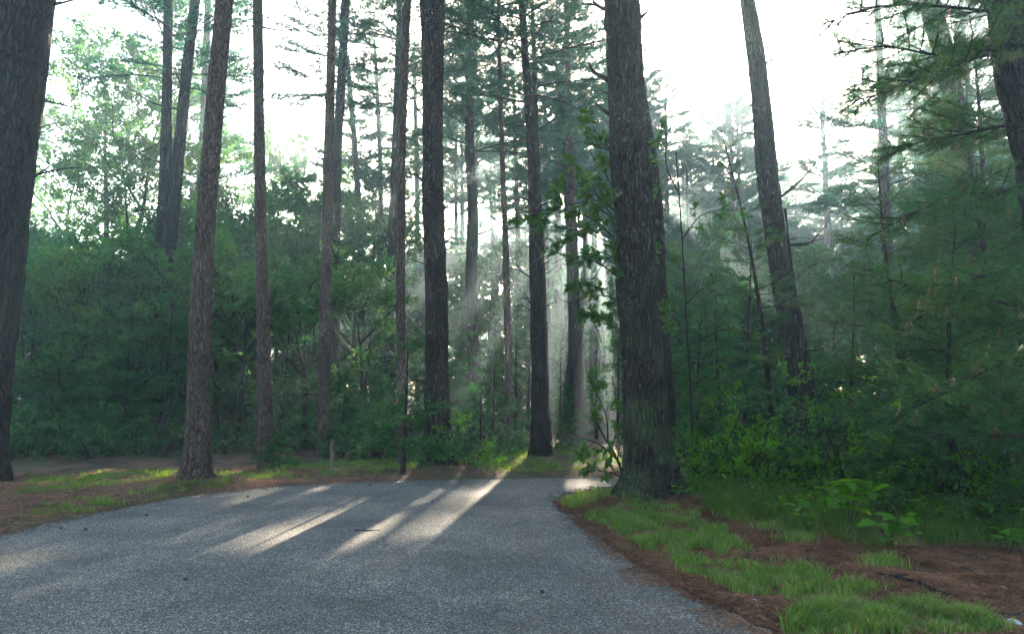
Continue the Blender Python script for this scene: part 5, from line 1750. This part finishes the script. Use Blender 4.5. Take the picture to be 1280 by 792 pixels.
# ------------------------------------------------------------------ extra boughs added to block the sun, so the clearing stays shaded
bpy.context.view_layer.update()
cg = np.random.default_rng(77)
cand = []
for o in list(bpy.data.objects):
    if o.parent is None and o.get('category') == 'tree' and o.name.split('.')[0] in ('far_pine', 'pine_tree'):
        zt = [c for c in o.children if c.name.startswith('trunk')][0]
        me = zt.data
        co = np.empty(len(me.vertices) * 3)
        me.vertices.foreach_get('co', co)
        co = co.reshape(-1, 3)
        hz = np.linspace(co[:, 2].min() + .2, co[:, 2].max(), 24)
        cx = np.array([[co[np.abs(co[:, 2] - z) < 0.9][:, 0].mean(), co[np.abs(co[:, 2] - z) < 0.9][:, 1].mean(), z] if (np.abs(co[:, 2] - z) < 0.9).any() else [np.nan] * 3 for z in hz])
        cx = cx[~np.isnan(cx[:, 0])]
        b = np.array(o.location)
        if len(cx) > 3 and b[1] > 17:
            cand.append((o, cx, b))
gx, gy = np.meshgrid(np.arange(-7.0, 6.6, 0.36), np.arange(4.0, 13.6, 0.36))
GPT = np.stack([gx.ravel(), gy.ravel()], -1)
vis = (np.abs(GPT[:, 0]) < 0.66 * GPT[:, 1] + 0.6)
GPT = GPT[vis]


def patch_dist(p):
    best = 9
    for a, b, w in PATCHES:
        ab = b - a
        t = np.clip(((p - a) @ ab) / max(ab @ ab, 1e-9), 0, 1)
        best = min(best, np.linalg.norm(p - a - t * ab) - w)
    return best


GPT = GPT[np.array([patch_dist(p) > 0 for p in GPT])]
sv = Vector(SUN)
added = 0
for rnd_ in range(6):
    bpy.context.view_layer.update()
    dgr = bpy.context.evaluated_depsgraph_get()
    lit = [p for p in GPT if not SC.ray_cast(dgr, Vector((p[0], p[1], 0.06)) + sv * 0.5, sv, distance=150)[0]]
    GPT = np.array(lit).reshape(-1, 2)
    done = []
    for p in lit:
        g0 = np.array([p[0], p[1], 0.05])
        opts = []
        for o, cx, b in cand:
            t = (b[1] - p[1]) / SUN[1]
            q = g0 + SUN * t
            zq = q[2] - b[2]
            if zq < (5.0 if b[1] > 40 else 4.5) or zq > cx[-1, 2] - 0.3:
                continue
            tp = b + trunk_at(cx, zq)
            dx = q[0] - tp[0]
            if abs(dx) < 4.2:
                opts.append((abs(dx) + cg.random() * 0.8 + (0 if b[1] > 30 else 1.2), o, b, tp, q, dx))
        opts.sort(key=lambda e: e[0])
        for _, o, b, tp, q, dx in opts[:5]:
            if any(np.linalg.norm(q - e) < 0.5 for e in done):
                break
            ln = abs(dx) + cg.uniform(0.5, 0.9)
            dr = np.array([math.copysign(1.0, dx), cg.normal(0, 0.25), 0.06])
            dr = unit(dr)
            s0 = tp - b - np.array([0, 0, 0.06 * ln])
            if any(in_shaft(b + s0 + dr * ln * u, 0.05) for u in (0.35, 0.6, 0.85, 1.0)):
                continue
            link('bough', BOUGH['far'][int(cg.integers(6))], o, mat=frame_mat(s0, dr, cg.normal(0, 0.5), ln / 2.6))  # added sun blocker, grown where a ray still got through
            done.append(q)
            added += 1
            break
    if not done:
        break
print('canopy boughs', added, 'still lit', len(lit), 'of', len(GPT))

# ------------------------------------------------------------------ haze
hm, nt, nd, lk = new_mat('haze')
out = N(nt, 'ShaderNodeOutputMaterial')
pv = N(nt, 'ShaderNodeVolumePrincipled')
pv.inputs['Color'].default_value = (0.66, 0.88, 1.0, 1)
pv.inputs['Density'].default_value = 0.0034
pv.inputs['Anisotropy'].default_value = 0.76
lk.new(pv.outputs[0], out.inputs['Volume'])
mb = MB()
x0, x1, y0, y1, z0, z1 = -150, 150, -62, 160, -1.6, 25
V = [(x, y, z) for z in (z0, z1) for y in (y0, y1) for x in (x0, x1)]
mb.add(V, None, [[0, 2, 3, 1], [4, 5, 7, 6], [0, 1, 5, 4], [2, 6, 7, 3], [0, 4, 6, 2], [1, 3, 7, 5]], 0)
kind(link('haze', mb.mesh('haze', [hm])), 'stuff')
